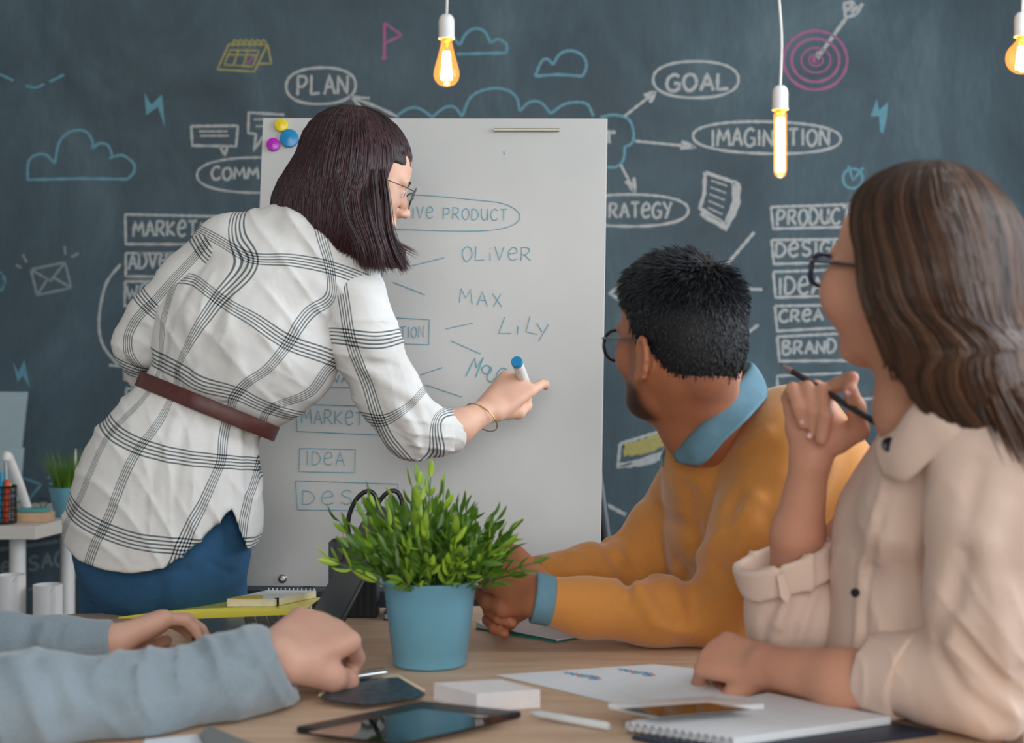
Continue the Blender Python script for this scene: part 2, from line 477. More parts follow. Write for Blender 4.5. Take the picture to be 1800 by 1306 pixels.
def m_hair(name, dark, light, rough=.38):
    t = NT(name); a = t.n.new('ShaderNodeAttribute'); a.attribute_name = 'rnd'; b = t.n.new('ShaderNodeAttribute'); b.attribute_name = 'along'
    f = t.math('ADD', t.math('MULTIPLY', a.outputs['Fac'], .75), t.math('MULTIPLY', b.outputs['Fac'], .25))
    t.con(t.ramp(f, [(.1, lin(dark)), (.95, lin(light))]), t.b.inputs['Base Color'])
    t.b.inputs['Roughness'].default_value = rough; t.b.inputs['Specular IOR Level'].default_value = .5
    return t.mat
SK_A = m_skin('skin_fair', (218, 172, 148)); SK_B = m_skin('skin_light', (205, 150, 124)); SK_G = m_skin('skin_pale', (214, 168, 148))
SK_C = m_skin('skin_tan', (176, 112, 80), (150, 80, 60), beard=True)
M_white = simple('white_plastic', (232, 234, 235), .4, .03)
M_black = simple('black_plastic', (22, 24, 27), .35, .1)
M_steel = simple('brushed_steel', (170, 172, 172), .3, .1, 60, metal=1)
M_gold = simple('gold_wire', (196, 160, 92), .28, .05, metal=1)
M_teal = simple('teal_pot_glaze', (108, 166, 190), .42, .03, 12, coat=.15)
M_paper = simple('paper', (226, 230, 236), .85, .02)
M_nail = simple('nail', (226, 176, 176), .2, .03, coat=.5)
def plaid():
    t = NT('plaid_cotton'); co = t.coord()
    a = t.n.new('ShaderNodeAttribute'); a.attribute_name = 'plaid'
    s = t.n.new('ShaderNodeSeparateXYZ'); t.con(a.outputs['Vector'], s.inputs[0])
    def lines(u):
        w = t.math('SUBTRACT', t.math('FRACT', t.math('ADD', u, 100.5)), .5)
        aw = t.math('ABSOLUTE', w); inb = t.math('LESS_THAN', aw, .1)
        # five threads per band
        q = t.math('ABSOLUTE', t.math('SUBTRACT', t.math('FRACT', t.math('ADD', t.math('DIVIDE', w, .044), 50.5)), .5))
        th = t.math('SUBTRACT', 1, t.math('MULTIPLY', t.math('SUBTRACT', q, .17), 12), clamp=True)
        return t.math('MULTIPLY', th, inb)
    lu = lines(s.outputs[0]); lv = lines(s.outputs[1])
    cream = t.ramp(t.noise(14, 3, .5, co), [(.3, lin((218, 216, 213))), (.7, lin((230, 229, 227)))])
    c = t.mix(t.math('MULTIPLY', lu, .86), cream, lin((52, 72, 80)))
    c = t.mix(t.math('MULTIPLY', lv, .86), c, lin((52, 72, 80)))
    c = t.mix(t.math('MULTIPLY', t.math('MULTIPLY', lu, lv), 1), c, lin((14, 20, 30)))
    t.con(c, t.b.inputs['Base Color']); t.b.inputs['Roughness'].default_value = .9; t.b.inputs['Specular IOR Level'].default_value = .2
    h = t.math('ADD', t.math('MULTIPLY', t.noise(900, 2, .6, co), .1), t.math('MULTIPLY', t.noise(13, 2, .45, co, 1.4), 2.2))
    t.bump(h, .5, .003)
    return t.mat
M_plaid = plaid()
M_belt = simple('brown_leather', (86, 44, 40), .45, .2, 60, bump=.2, bscale=300)
def denim(name, col):
    t = NT(name); co = t.coord(); c = lin(col)
    wv = t.n.new('ShaderNodeTexWave'); wv.bands_direction = 'DIAGONAL'; wv.inputs['Scale'].default_value = 260; wv.inputs['Distortion'].default_value = 1; t.con(co, wv.inputs['Vector'])
    n = t.noise(7, 4, .6, co)
    b = t.ramp(n, [(.3, tuple(x*.75 for x in c[:3])+(1,)), (.75, tuple(min(1, x*1.5) for x in c[:3])+(1,))])
    b = t.mix(t.math('MULTIPLY', wv.outputs['Fac'], .25), b, tuple(min(1, x*2.2) for x in c[:3])+(1,))
    t.con(b, t.b.inputs['Base Color']); t.b.inputs['Roughness'].default_value = .85; t.bump(t.math('ADD', t.math('MULTIPLY', wv.outputs['Fac'], .2), t.math('MULTIPLY', t.noise(16, 3, .5, co, 1.5), 2.0)), .5, .0025)
    return t.mat
M_jeans = denim('blue_denim', (38, 82, 118)); M_chambray = denim('pale_chambray', (88, 124, 140))
M_mustard = cloth('mustard_knit', (196, 132, 66), 500, .95, .5, .1, .35, wr=.12, wscale=15)
M_blush = cloth('blush_cotton', (224, 198, 183), 900, .9, .5, .03, .1, wr=.16, wscale=10)
M_greyknit = cloth('grey_knit', (136, 150, 160), 420, .95, .6, .12, .3, wr=.14, wscale=12)
def glass(name, col=(1, 1, 1), a=.12):
    t = NT(name); n = t.n; tr = n.new('ShaderNodeBsdfTransparent'); gl = n.new('ShaderNodeBsdfGlossy'); gl.inputs['Roughness'].default_value = .02
    tr.inputs[0].default_value = (*col, 1); fr = n.new('ShaderNodeLayerWeight'); fr.inputs['Blend'].default_value = .5
    mx = n.new('ShaderNodeMixShader'); t.con(t.math('ADD', t.math('MULTIPLY', t.math('POWER', fr.outputs['Facing'], 4), .5), a*.6, clamp=True), mx.inputs[0]); t.con(tr.outputs[0], mx.inputs[1]); t.con(gl.outputs[0], mx.inputs[2])
    t.con(mx.outputs[0], t.out.inputs['Surface']); return t.mat
M_lens = glass('spectacle_glass', (.94, .97, .98)); M_amber = glass('amber_glass', (1, .78, .48), .08)
_n = M_amber.node_tree; _e = _n.nodes.new('ShaderNodeEmission'); _e.inputs[0].default_value = (1, .42, .10, 1); _e.inputs[1].default_value = .5
_a = _n.nodes.new('ShaderNodeAddShader'); _s = _n.nodes['Material Output'].inputs['Surface'].links[0].from_socket; _n.links.new(_s, _a.inputs[0]); _n.links.new(_e.outputs[0], _a.inputs[1]); _n.links.new(_a.outputs[0], _n.nodes['Material Output'].inputs['Surface'])
def eyes(parent, L, R, s=1.0):
    me_eye = simple('eye_white', (232, 228, 224), .15); iris = simple('eye_iris', (60, 40, 30), .15); brow = simple('brow_hair', (34, 24, 22), .8)
    for sg in (-1, 1):
        b = MB(); c = L(sg*.031, .0836, .002); f = R[:, 1]
        b.lathe(c, [(.0115*s*math.sin(math.pi*i/10), -.0115*s*math.cos(math.pi*i/10)) for i in range(11)], 16, f)
        b.mi = 1; b.lathe(c+f*.0108*s, [(.0055*s, 0), (.003*s, .0009*s), (0, .0011*s)], 14, f)
        b.build('eye', [me_eye, iris], parent, True)
        q = MB(); q.tube([L(sg*.014, .096, .021), L(sg*.03, .096, .026), L(sg*.048, .083, .021)], [.0022*s, .0028*s, .001*s], 6)
        q.build('eyebrow', brow, parent, True)
def glasses(parent, L, R, s=1.0, kind='round', fm=None, tm=None, lift=0, thick=.0024):
    fm = fm or M_black; g = empty('eyeglasses', L(0, .1, 0), None, None)
    g.parent = parent; g.matrix_parent_inverse = Matrix.Identity(4); g.location = Vector(L(0, .1, 0))-parent.location
    for k in ('label', 'category'):
        if k in g: del g[k]
    z0 = .0+lift
    for sg in (-1, 1):
        pts = []
        for i in range(28):
            a = 2*math.pi*i/28; ca, sa = math.cos(a), math.sin(a)
            if kind == 'round': x, z = .0245*ca, .0235*sa
            else:
                x = .027*np.sign(ca)*abs(ca)**.6; z = .019*np.sign(sa)*abs(sa)**.6
            pts.append(L(sg*.034+x, .113-abs(sg*.034+x)**2*1.6, z0+z))
        f = MB(); f.tube(pts, thick*s if kind != 'thin' else .0009*s, 8, closed=True, up=R[:, 1]); f.build('rim', fm, g, True)
        c = np.mean(pts, 0); n = len(pts)
        m = MB(); m.add([c]+pts, [(0, i+1, (i+1) % n+1) for i in range(n)]); m.build('lens', M_lens, g, True)
        t = MB(); t.tube([L(sg*.060, .107, z0+.010), L(sg*.072, .09, z0+.009), L(sg*.079, .03, z0+.007), L(sg*.082, -.008, z0+.004), L(sg*.08, -.03, z0-.012)], [.9*thick*s*1.25]*4+[.0018*s], 8, flat=.6, up=R[:, 2])
        t.build('temple_arm', tm or fm, g, True)
    b = MB(); b.tube([L(-.010, .113, z0+.004), L(0, .116, z0+.007), L(.010, .113, z0+.004)], .0015*s, 8); b.build('bridge', fm, g, True)
    return g
# ------------------------------------------------------------ room
WY = 4.6
def m_board():
    t = NT('chalkboard_paint'); co = t.coord()
    sm = t.noise(2.2, 5, .62, t.coord('Object', (1, 1, .55)), 1.0); fine = t.noise(60, 4, .7, t.coord('Object', (1, 1, .25)))
    f = t.math('ADD', t.math('MULTIPLY', sm, .8), t.math('MULTIPLY', fine, .2))
    t.con(t.ramp(f, [(.34, lin((60, 74, 84))), (.52, lin((71, 90, 101))), (.68, lin((87, 108, 119)))]), t.b.inputs['Base Color'])
    t.b.inputs['Roughness'].default_value = .78; t.b.inputs['Specular IOR Level'].default_value = .25
    t.bump(t.noise(300, 2, .5, co), .15, .0008); return t.mat
M_board = m_board()
M_wallw = simple('white_wall_paint', (206, 206, 202), .9, .02, 3); M_floor = simple('grey_floor', (128, 122, 116), .6, .1, 3)
M_ceil = simple('ceiling_paint', (200, 202, 202), .9, .02, 3)
def struct(name, mb, mat, parent=None, **k):
    o = mb.build(name, mat, parent, **k)
    if parent is None: o['kind'] = 'structure'
    return o
XL, XR, YB, ZC = -3.2, 2.06, -2.6, 3.0
wall = struct('wall_back', MB().box((XL, WY, 0), (XR, WY+.12, ZC)), M_board)
wall['label'] = 'dark grey chalkboard wall covered in chalk drawings'
struct('floor', MB().box((XL-.1, YB-.1, -.1), (XR+.1, WY+.1, 0)), M_floor)
struct('ceiling', MB().box((XL-.1, YB-.1, ZC), (XR+.1, WY+.1, ZC+.1)), M_ceil)
struct('wall_left', MB().box((XL-.1, YB, 0), (XL, WY, ZC)), M_wallw)
def wall_with_hole(name, a, b, hole, axis):
    """wall box a..b with one opening; axis 0: wall runs along y, 1: along x"""
    (x0, y0, z0), (x1, y1, z1) = a, b; h0, h1, hz0, hz1 = hole; m = MB()
    if axis == 0:
        m.box((x0, y0, z0), (x1, h0, z1)); m.box((x0, h1, z0), (x1, y1, z1)); m.box((x0, h0, z0), (x1, h1, hz0)); m.box((x0, h0, hz1), (x1, h1, z1))
    else:
        m.box((x0, y0, z0), (h0, y1, z1)); m.box((h1, y0, z0), (x1, y1, z1)); m.box((h0, y0, z0), (h1, y1, hz0)); m.box((h0, y0, hz1), (h1, y1, z1))
    return struct(name, m, M_wallw)
wall_with_hole('wall_right', (XR, YB, 0), (XR+.14, WY, ZC), (.7, 3.5, .95, 2.7), 0)
wall_with_hole('wall_rear', (XL, YB-.14, 0), (XR, YB, ZC), (-1.2, 1.8, 1.0, 2.85), 1)
m = MB()
for y in (.7, 2.07, 3.44): m.box((XR+.03, y, .95), (XR+.09, y+.06, 2.7))
for z in (.95, 2.64): m.box((XR+.03, .76, z), (XR+.09, 3.44, z+.06))
struct('window_1', m, M_white)
m = MB()
for x in (-1.2, .27, 1.74): m.box((x, YB-.09, 1.0), (x+.06, YB-.03, 2.85))
for z in (1.0, 2.79): m.box((-1.14, YB-.09, z), (1.74, YB-.03, z+.06))
struct('window_2', m, M_white)

# ------------------------------------------------------------ drawn strokes
def catm(p, n=6):
    q = [np.array(x, float) for x in p]
    if len(q) < 3: return q
    return spline(q, n)
def ribbon(mb, pts, nor, w, th=.0007):
    """flat stroke of width w lying on a surface with normal nor (towards the viewer)"""
    n = len(pts); V = []
    for i, p in enumerate(pts):
        t = pts[min(i+1, n-1)]-pts[max(i-1, 0)]
        if np.linalg.norm(t) < 1e-9: t = np.array([1., 0, 0])
        t = nrm(t); s = np.cross(t, nor)*w*.5*(1+.22*math.sin(i*2.3+p[0]*90))
        V += [p-s, p-s*.5+nor*th, p+s*.5+nor*th, p+s]
    mb.add(V, [(i*4+k, i*4+k+1, i*4+k+5, i*4+k+4) for i in range(n-1) for k in range(3)])
def resamp(pts, step):
    out = [pts[0]]
    for a, b in zip(pts[:-1], pts[1:]):
        k = max(1, int(np.linalg.norm(b-a)/step))
        for i in range(1, k+1): out.append(a+(b-a)*i/k)
    return out
GL = {
 'A': [[(0, 0), (.5, 1), (1, 0)], [(.22, .38), (.8, .38)]], 'B': [[(0, 0), (0, 1)], 's', [(0, 1), (.6, .98), (.7, .76), (.1, .54), (.75, .45), (.85, .2), (.5, 0), (0, .02)]],
 'C': ['s', [(.95, .85), (.6, 1), (.15, .78), (0, .4), (.25, .05), (.65, 0), (1, .18)]], 'D': [[(0, 0), (.03, 1)], 's', [(0, 1), (.6, .93), (.95, .5), (.6, .08), (0, 0)]],
 'e': ['s', [(.05, .5), (.85, .6), (.8, .92), (.45, 1), (.08, .68), (.08, .22), (.45, 0), (.95, .15)]], 'G': ['s', [(.95, .85), (.6, 1), (.15, .8), (0, .4), (.2, .05), (.65, 0), (.95, .2)], [(.95, .02), (.95, .45), (.55, .45)]],
 'I': [[(.5, 0), (.5, 1)]], 'i': [[(.5, 0), (.5, .62)], [(.5, .88), (.5, .96)]], 'K': [[(0, 0), (0, 1)], [(.85, .95), (.05, .45), (.9, 0)]], 'L': [[(.05, 1), (0, .03), (.85, .06)]],
 'M': [[(0, 0), (.12, 1), (.5, .35), (.88, 1), (1, 0)]], 'N': [[(0, 0), (.05, 1), (.9, 0), (.95, 1)]], 'O': ['s', [(.5, 1), (.12, .82), (0, .42), (.25, .03), (.65, .02), (.97, .4), (.85, .85), (.5, 1)]],
 'P': [[(0, 0), (.05, 1)], 's', [(.03, 1), (.7, .95), (.85, .7), (.5, .45), (.05, .45)]], 'R': [[(0, 0), (.05, 1)], 's', [(.03, 1), (.7, .95), (.8, .72), (.5, .48), (.05, .45)], [(.3, .46), (.95, 0)]],
 'S': ['s', [(.9, .85), (.5, 1), (.12, .8), (.3, .55), (.75, .42), (.85, .15), (.45, 0), (.05, .15)]], 'T': [[(.5, 0), (.5, 1)], [(0, .97), (1, 1)]], 'U': ['s', [(.05, 1), (.05, .35), (.35, .02), (.75, .15), (.88, .5), (.9, 1)], [(.9, .6), (.95, 0)]],
 'V': [[(0, 1), (.45, 0), (.9, 1)]], 'W': [[(0, 1), (.28, 0), (.5, .7), (.75, 0), (1, 1)]], 'X': [[(0, .9), (.9, .05)], [(.85, .95), (.1, 0)]], 'Y': [[(0, 1), (.45, .5)], [(.95, 1), (.25, -.1)]],
 'y': [[(0, .65), (.4, .2)], [(.95, .75), (.2, -.5)]]}
class Draw:
    """strokes given in photograph pixels, laid on the plane through point o with normal nor"""
    def __init__(s, o, nor, mats, parent, w): s.o = np.asarray(o, float); s.nor = nrm(nor); s.mats = mats; s.parent = parent; s.w = w; s.mb = MB()
    def pt(s, x, y):
        r = np.array([(x-CX)/FPX, 1, -(y-CY)/FPX]); c = np.array([0, 0, CZ])
        return c+r*((s.o-c)@s.nor/(r@s.nor))+s.nor*.0006
    def st(s, pts, smooth=False, w=None, jit=.0):
        q = [np.array(p, float) for p in pts]
        if smooth: q = catm(q)
        q = [s.pt(*p) for p in q]; q = resamp(q, .012)
        if jit: q = [p+np.array([random.gauss(0, jit), 0, random.gauss(0, jit)]) for p in q]
        ribbon(s.mb, q, s.nor, w or s.w); return s
    def text(s, txt, x0, y0, x1, y1, h, w=None, gap=.28, widths={'I': .35, 'i': .35, 'M': 1.25, 'W': 1.25}):
        """baseline from (x0,y0) to (x1,y1), letter height h px"""
        ws = [widths.get(c, 1) if c != ' ' else .7 for c in txt]; tot = sum(ws)+gap*(len(txt)-1); L = math.hypot(x1-x0, y1-y0)/tot
        dx, dy = nrm((x1-x0, y1-y0)); u = 0
        for c, wd in zip(txt, ws):
            if c != ' ':
                sm = False; hh = h*random.uniform(.94, 1.06); oy = random.uniform(-.03, .03)*h
                for g in GL[c]:
                    if g == 's': sm = True; continue
                    s.st([(x0+dx*(u+a*wd)*L-dy*b*hh*0, y0+dy*(u+a*wd)*L-b*hh+oy) for a, b in g], sm, w); sm = False
            u += wd+gap
        return s
    def oval(s, cx, cy, rx, ry, tilt=0, w=None, a0=0, a1=360, e=2.3):
        p = []
        for i in range(41):
            a = math.radians(a0+(a1-a0)*i/40); ca, sa = math.cos(a), math.sin(a)
            x = rx*np.sign(ca)*abs(ca)**(2/e); y = ry*np.sign(sa)*abs(sa)**(2/e)
            p.append((cx+x, cy+y+tilt*x))
        return s.st(p, False, w)
    def box(s, x0, y0, x1, y1, x2, y2, x3, y3, w=None): return s.st([(x0, y0), (x1, y1), (x2, y2), (x3, y3), (x0, y0)], False, w)
    def done(s, name, mat=None, label=None):
        o = s.mb.build(name, mat or s.mats, s.parent); s.mb = MB()
        if label: o['label'] = label
        return o
def m_chalk(name, col, cover=.42):
    t = NT(name); co = t.coord(); n = t.noise(260, 3, .7, co)
    f = t.math('MULTIPLY', t.math('SUBTRACT', n, cover-.12), 6, clamp=True)
    t.con(t.mix(t.math('MULTIPLY', f, .88), lin((86, 100, 106)), lin(col)), t.b.inputs['Base Color'])
    t.b.inputs['Roughness'].default_value = .95; t.b.inputs['Specular IOR Level'].default_value = .1
    return t.mat
CW = m_chalk('white_chalk', (172, 180, 184)); CBl = m_chalk('blue_chalk', (98, 152, 174)); CP = m_chalk('pink_chalk', (160, 96, 144)); CYe = m_chalk('yellow_chalk', (166, 160, 96)); CDim = m_chalk('faint_chalk', (126, 138, 144))
d = Draw((0, WY, 0), (0, -1, 0), CW, wall, .0085)
B_ = .009
# blue clouds
d.st([(48, 316), (50, 285), (62, 273), (80, 272), (96, 288)], True).st([(96, 288), (104, 250), (125, 231), (150, 231), (162, 248), (162, 262)], True).st([(162, 262), (175, 252), (190, 256), (198, 276)], True).st([(192, 278), (215, 273), (235, 288), (235, 303), (224, 315)], True).st([(224, 315), (140, 314), (48, 316)]).done('chalk_cloud', CBl, 'large blue chalk cloud')
d.st([(800, 70), (808, 78), (818, 60), (835, 50), (852, 56), (862, 76)], True, B_).st([(862, 76), (875, 69), (890, 78), (890, 93)], True, B_).st([(890, 93), (803, 95)], False, B_).done('chalk_cloud', CBl)
d.st([(940, 134), (952, 108), (962, 104), (972, 114)], True, B_).st([(972, 114), (984, 95), (1004, 89), (1024, 98), (1031, 116), (1024, 134)], True, B_).st([(1024, 134), (980, 131), (940, 134)], False, B_).done('chalk_cloud', CBl)
d.st([(697, 204), (715, 192), (735, 190), (760, 206)], True).st([(760, 206), (780, 190), (798, 188), (812, 205)], True).st([(812, 205), (828, 170), (860, 156), (890, 158), (908, 172), (913, 196)], True).st([(913, 196), (930, 180), (950, 180), (968, 200)], True).st([(968, 200), (995, 182), (1030, 182), (1043, 204)], True).st([(1055, 206), (1080, 202), (1105, 210), (1114, 235), (1110, 252), (1098, 258)], True).st([(1098, 258), (1096, 280), (1084, 293), (1066, 294)], True).done('chalk_cloud', CBl, 'wide blue chalk cloud in the middle of the diagram')
# bolts, dashes, envelope, clock, arrows in blue
def bolt(p, nm=None):
    m = [p[0]]; d.mb.slab([d.pt(*q) for q in p], (0, -.0007, 0)); d.done('chalk_lightning_bolt', CBl)
bolt([(254, 163), (266, 184), (285, 166), (290, 226), (282, 200), (277, 188), (257, 203)])
bolt([(1541, 174), (1545, 194), (1561, 179), (1559, 205), (1552, 235), (1547, 232), (1545, 204), (1530, 205)])
bolt([(23, 636), (32, 655), (43, 633), (53, 683), (40, 660), (31, 672)])
d.st([(0, 131), (24, 142)]).st([(45, 151), (62, 154), (78, 148)], True).st([(87, 144), (113, 131)]).done('chalk_dashed_line', CBl)
d.box(54, 474, 114, 461, 125, 506, 65, 519).st([(54, 474), (89, 494), (114, 461)]).st([(65, 519), (84, 490)]).st([(96, 489), (125, 506)]).st([(40, 448), (47, 461)]).st([(28, 466), (38, 471)]).st([(113, 433), (115, 448)]).st([(125, 452), (139, 445)]).done('chalk_envelope', CDim)
d.st([(0, 480), (8, 492), (2, 512)], True).done('chalk_squiggle', CBl)
d.st([(0, 478), (7, 495), (0, 512)], True).st([(40, 840), (72, 852), (50, 878)]).st([(96, 832), (84, 840), (98, 842)]).st([(86, 850), (96, 852)]).done('chalk_arrow', CBl)
d.oval(1499, 314, 17, 17).st([(1491, 291), (1499, 317), (1517, 295)]).done('chalk_tick_mark', CBl)
d.st([(1500, 815), (1540, 823), (1520, 845)], False, .012).st([(1500, 850), (1538, 828)], False, .012).st([(1496, 826), (1530, 826)]).done('chalk_arrow', CBl)
# pink flag, target, dart
d.st([(676, 40), (675, 102)], False, .01).st([(676, 40), (706, 62), (676, 76)], False, .008).st([(671, 104), (680, 101)], False, .01).done('chalk_flag', CP)
d.oval(1433, 106, 56, 52, 0, .009, e=2).oval(1433, 106, 42, 38, 0, .009, e=2).oval(1434, 106, 26, 22, 0, .006, e=2).oval(1434, 106, 12, 10, 0, .006, e=2).oval(1433, 105, 3, 3, 0, .012, e=2).done('chalk_target', CP, 'pink chalk target rings')
d.st([(1438, 100), (1490, 28)], False, .012).st([(1434, 108), (1436, 92), (1448, 90), (1434, 108)], False, .006).st([(1486, 30), (1484, 6), (1500, 2)], False, .012).st([(1492, 30), (1506, 24), (1516, 6)], False, .012).st([(1488, 20), (1502, 4)], False, .012).st([(1496, 22), (1508, 10)], False, .012).done('chalk_dart')
# yellow calendar
d.box(402, 78, 470, 78, 447, 126, 382, 122, .006).st([(470, 78), (477, 112), (456, 112)], False, .006).box(404, 88, 455, 89, 444, 117, 394, 114, .005).st([(400, 96), (452, 97)], False, .005).st([(419, 89), (410, 116)], False, .005).st([(436, 89), (427, 116)], False, .005)
for i in range(6): d.st([(408+i*10, 82), (412+i*10, 70), (418+i*10, 75)], True, .005)
d.done('chalk_calendar', CYe); d.st([(430, 104), (436, 112), (447, 98)], False, .007).done('chalk_tick_mark', CP)
# ovals with words and their arrows
d.oval(564, 151, 61, 32, -.02).done('chalk_oval'); d.text('PLAN', 523, 168, 612, 165, 34).done('chalk_lettering')
d.st([(700, 206), (668, 190), (616, 170)], False, .009).st([(650, 173), (616, 170), (634, 188)], False, .009).done('chalk_arrow')
d.oval(1223, 140, 75, 32, 0).done('chalk_oval'); d.text('GOAL', 1172, 160, 1284, 158, 30, .011).done('chalk_lettering')
d.st([(1098, 204), (1150, 163)]).st([(1132, 168), (1152, 162), (1142, 180)], False, .013).done('chalk_arrow')
d.oval(1348, 242, 130, 28, .02).done('chalk_oval'); d.text('IMAGINATION', 1250, 257, 1458, 256, 29, .009).done('chalk_lettering')
d.st([(1116, 248), (1220, 258)]).st([(1198, 249), (1222, 259), (1196, 260)], False, .012).done('chalk_arrow')
d.oval(1108, 370, 102, 28, 0).done('chalk_oval'); d.text('RATeGY', 1071, 383, 1181, 382, 26).done('chalk_lettering')
d.st([(1091, 290), (1115, 336)]).st([(1100, 318), (1116, 338), (1114, 312)], False, .012).done('chalk_arrow')
d.st([(1066, 232), (1082, 233)], False, .012).st([(1070, 234), (1070, 252)], False, .012).done('chalk_lettering')
d.oval(456, 308, 110, 31, 0, .007).done('chalk_oval'); d.text('COMM', 372, 316, 454, 314, 21).done('chalk_lettering')
d.box(336, 222, 418, 221, 415, 257, 338, 256).st([(386, 256), (395, 274), (400, 256)]).st([(350, 231), (400, 231)], False, .006).st([(352, 239), (402, 239)], False, .006).done('chalk_speech_bubble')
d.st([(500, 202), (437, 198), (436, 234), (450, 236), (446, 265), (462, 240)]).st([(446, 210), (470, 210)], False, .006).st([(450, 222), (470, 222)], False, .006).done('chalk_speech_bubble')
# left list
d.box(220, 377, 400, 381, 400, 430, 221, 429).done('chalk_frame'); d.text('MARKeT', 234, 416, 346, 414, 26).text('I', 348, 413, 360, 413, 24).done('chalk_lettering')
d.box(221, 445, 360, 447, 350, 487, 221, 486).done('chalk_frame'); d.text('ADVeR', 226, 473, 312, 470, 26).done('chalk_lettering')
d.box(220, 495, 330, 494, 310, 537, 219, 538).done('chalk_frame'); d.text('WO', 222, 526, 262, 522, 25, gap=.3).done('chalk_lettering')
d.box(219, 650, 300, 650, 300, 668, 219, 668).box(222, 683, 300, 683, 300, 720, 222, 720).done('chalk_frame')
d.st([(212, 464), (186, 500), (174, 560), (180, 605), (206, 641)], True, .009).st([(192, 642), (212, 644), (204, 626)], False, .009).done('chalk_arrow')
# right list
for (x0, y0, x1, y1, y2, y3), s_ in zip([(1355, 364, 1540, 358, 398, 402), (1356, 422, 1540, 420, 460, 464), (1359, 478, 1480, 474, 520, 523), (1362, 538, 1480, 536, 576, 582), (1366, 592, 1490, 586, 634, 635)],
        [('PRODUCT', 1366, 396, 1496, 392, 27), ('DeSIGN', 1364, 452, 1482, 447, 25), ('IDeA', 1368, 518, 1446, 516, 29), ('CReA', 1370, 566, 1446, 564, 21), ('BRAND', 1376, 624, 1470, 620, 24)]):
    d.box(x0, y0, x1, y1, x1, y2, x0+4, y3, .009).done('chalk_frame'); d.text(*s_, .0092).done('chalk_lettering')
d.st([(1480, 656), (1366, 661), (1367, 690)]).st([(1510, 702), (1545, 700)]).done('chalk_frame')
for a in ([(1275, 468), (1326, 408)], [(1310, 508), (1340, 509)], [(1310, 588), (1333, 571)]): d.st(a, False, .010).done('chalk_arrow')
d.st([(1098, 496), (1072, 516), (1090, 528)], False, .011).done('chalk_frame')
# paper sheet, pencil, ruler
d.st([(1239, 303), (1289, 320), (1290, 355), (1275, 395), (1230, 366), (1238, 340), (1239, 303)], False, .012).st([(1289, 322), (1297, 325), (1295, 362), (1275, 400), (1232, 374)], False, .020)
for i in range(6): d.st([(1250-i*1.5, 317+i*12), (1278-i*2, 327+i*12.5)], False, .005)
d.done('chalk_paper_sheet', CW, 'chalk drawing of a lined paper sheet')
d.box(1090, 780, 1188, 750, 1186, 788, 1086, 822, .010).st([(1090, 818), (1140, 812), (1186, 790)], True, .018).done('chalk_ruler'); d.st([(1098, 786), (1130, 780), (1182, 758)], True, .030).st([(1096, 796), (1140, 790), (1184, 766)], True, .022).done('chalk_ruler', CYe)
d.st([(1052, 880), (1100, 905)], False, .012).done('chalk_line')
d.st([(0, 966), (60, 958), (135, 945)], True, .012).st([(50, 1036), (100, 1028), (140, 1010)], True, .010).done('chalk_line', CDim); d.text('SAGe', 50, 1004, 138, 987, 25, .010).done('chalk_lettering', CDim); d.text('eS', 2, 1008, 42, 1005, 20, .009).done('chalk_lettering', CDim)

# ------------------------------------------------------------ flip chart
fl = empty('flipchart_easel', (.28, 2.95, 0), 'white magnetic flipchart board covered in blue marker notes behind the woman in plaid', 'whiteboard')
TL, TR, BL, BR = P(462, 207, 2.83), P(1068, 208, 2.83), P(430, 1030, 2.745), P(1055, 1036, 2.745)
bn = nrm(np.cross(TR-TL, BL-TL)); bn = -bn if bn[1] > 0 else bn
def m_wb():
    t = NT('whiteboard_enamel'); co = t.coord(); n = t.noise(3, 4, .6, co)
    t.con(t.ramp(n, [(.3, lin((186, 186, 184))), (.7, lin((196, 195, 192)))]), t.b.inputs['Base Color'])
    t.b.inputs['Roughness'].default_value = .42; t.b.inputs['Specular IOR Level'].default_value = .35; return t.mat
M_wb = m_wb()
m = MB(); m.slab([BL, BR, TR, TL], -bn*.014); m.build('writing_surface', M_wb, fl, bevel=.0015)
m = MB(); o0 = BL-bn*.0; m.slab([BL+bn*.0+(0, 0, -.001), BR+(0, 0, -.001), BR+bn*.05+(0, 0, -.004), BL+bn*.05+(0, 0, -.004)], (0, 0, -.05)); m.build('pen_tray', simple('anthracite_metal', (44, 54, 62), .5), fl, bevel=.003)
k_ = simple('easel_grey', (70, 76, 80), .4, metal=.6)
for a, b in ((P(560, 260, 2.86), (-.42, 2.80, 0)), (P(970, 260, 2.86), (.30, 2.80, 0)), (P(760, 240, 2.88), (-.06, 3.5, 0))):
    m = MB(); m.tube([a, b], .014, 10); m.build('leg', k_, fl, True)
D2 = Draw(BL, bn, None, fl, .0026)
for pts in ([(868, 229.5), (983, 229.5)], [(543, 229), (600, 229)]):
    m = MB(); a, b = D2.pt(*pts[0]), D2.pt(*pts[1]); m.tube([a+bn*.004, b+bn*.004], .0035, 6); m.build('paper_clip_bar', simple('dull_brass', (150, 146, 128), .4, metal=.7), fl, True)
m = MB(); m.lathe(D2.pt(497, 1017), [(.0085, 0), (.0085, .003), (.006, .005), (.0035, .005), (.003, .001), (0, .001)], 20, bn); m.build('screw_cap', M_steel, fl, True)
def m_ink():
    t = NT('blue_marker_ink'); co = t.coord()
    t.con(t.mix(t.noise(120, 3, .6, co), lin((84, 146, 168)), lin((124, 174, 190))), t.b.inputs['Base Color']); t.b.inputs['Roughness'].default_value = .5; return t.mat
INK = m_ink(); D2.mats = INK; D2.w = .0018
D2.text('TIVe PRODUCT', 708, 383, 892, 388, 20, gap=.35).done('marker_lettering', INK)
D2.st([(660, 346), (735, 343), (830, 351), (885, 358), (912, 374), (908, 392), (870, 404), (790, 406), (640, 401)], True).done('marker_oval', INK)
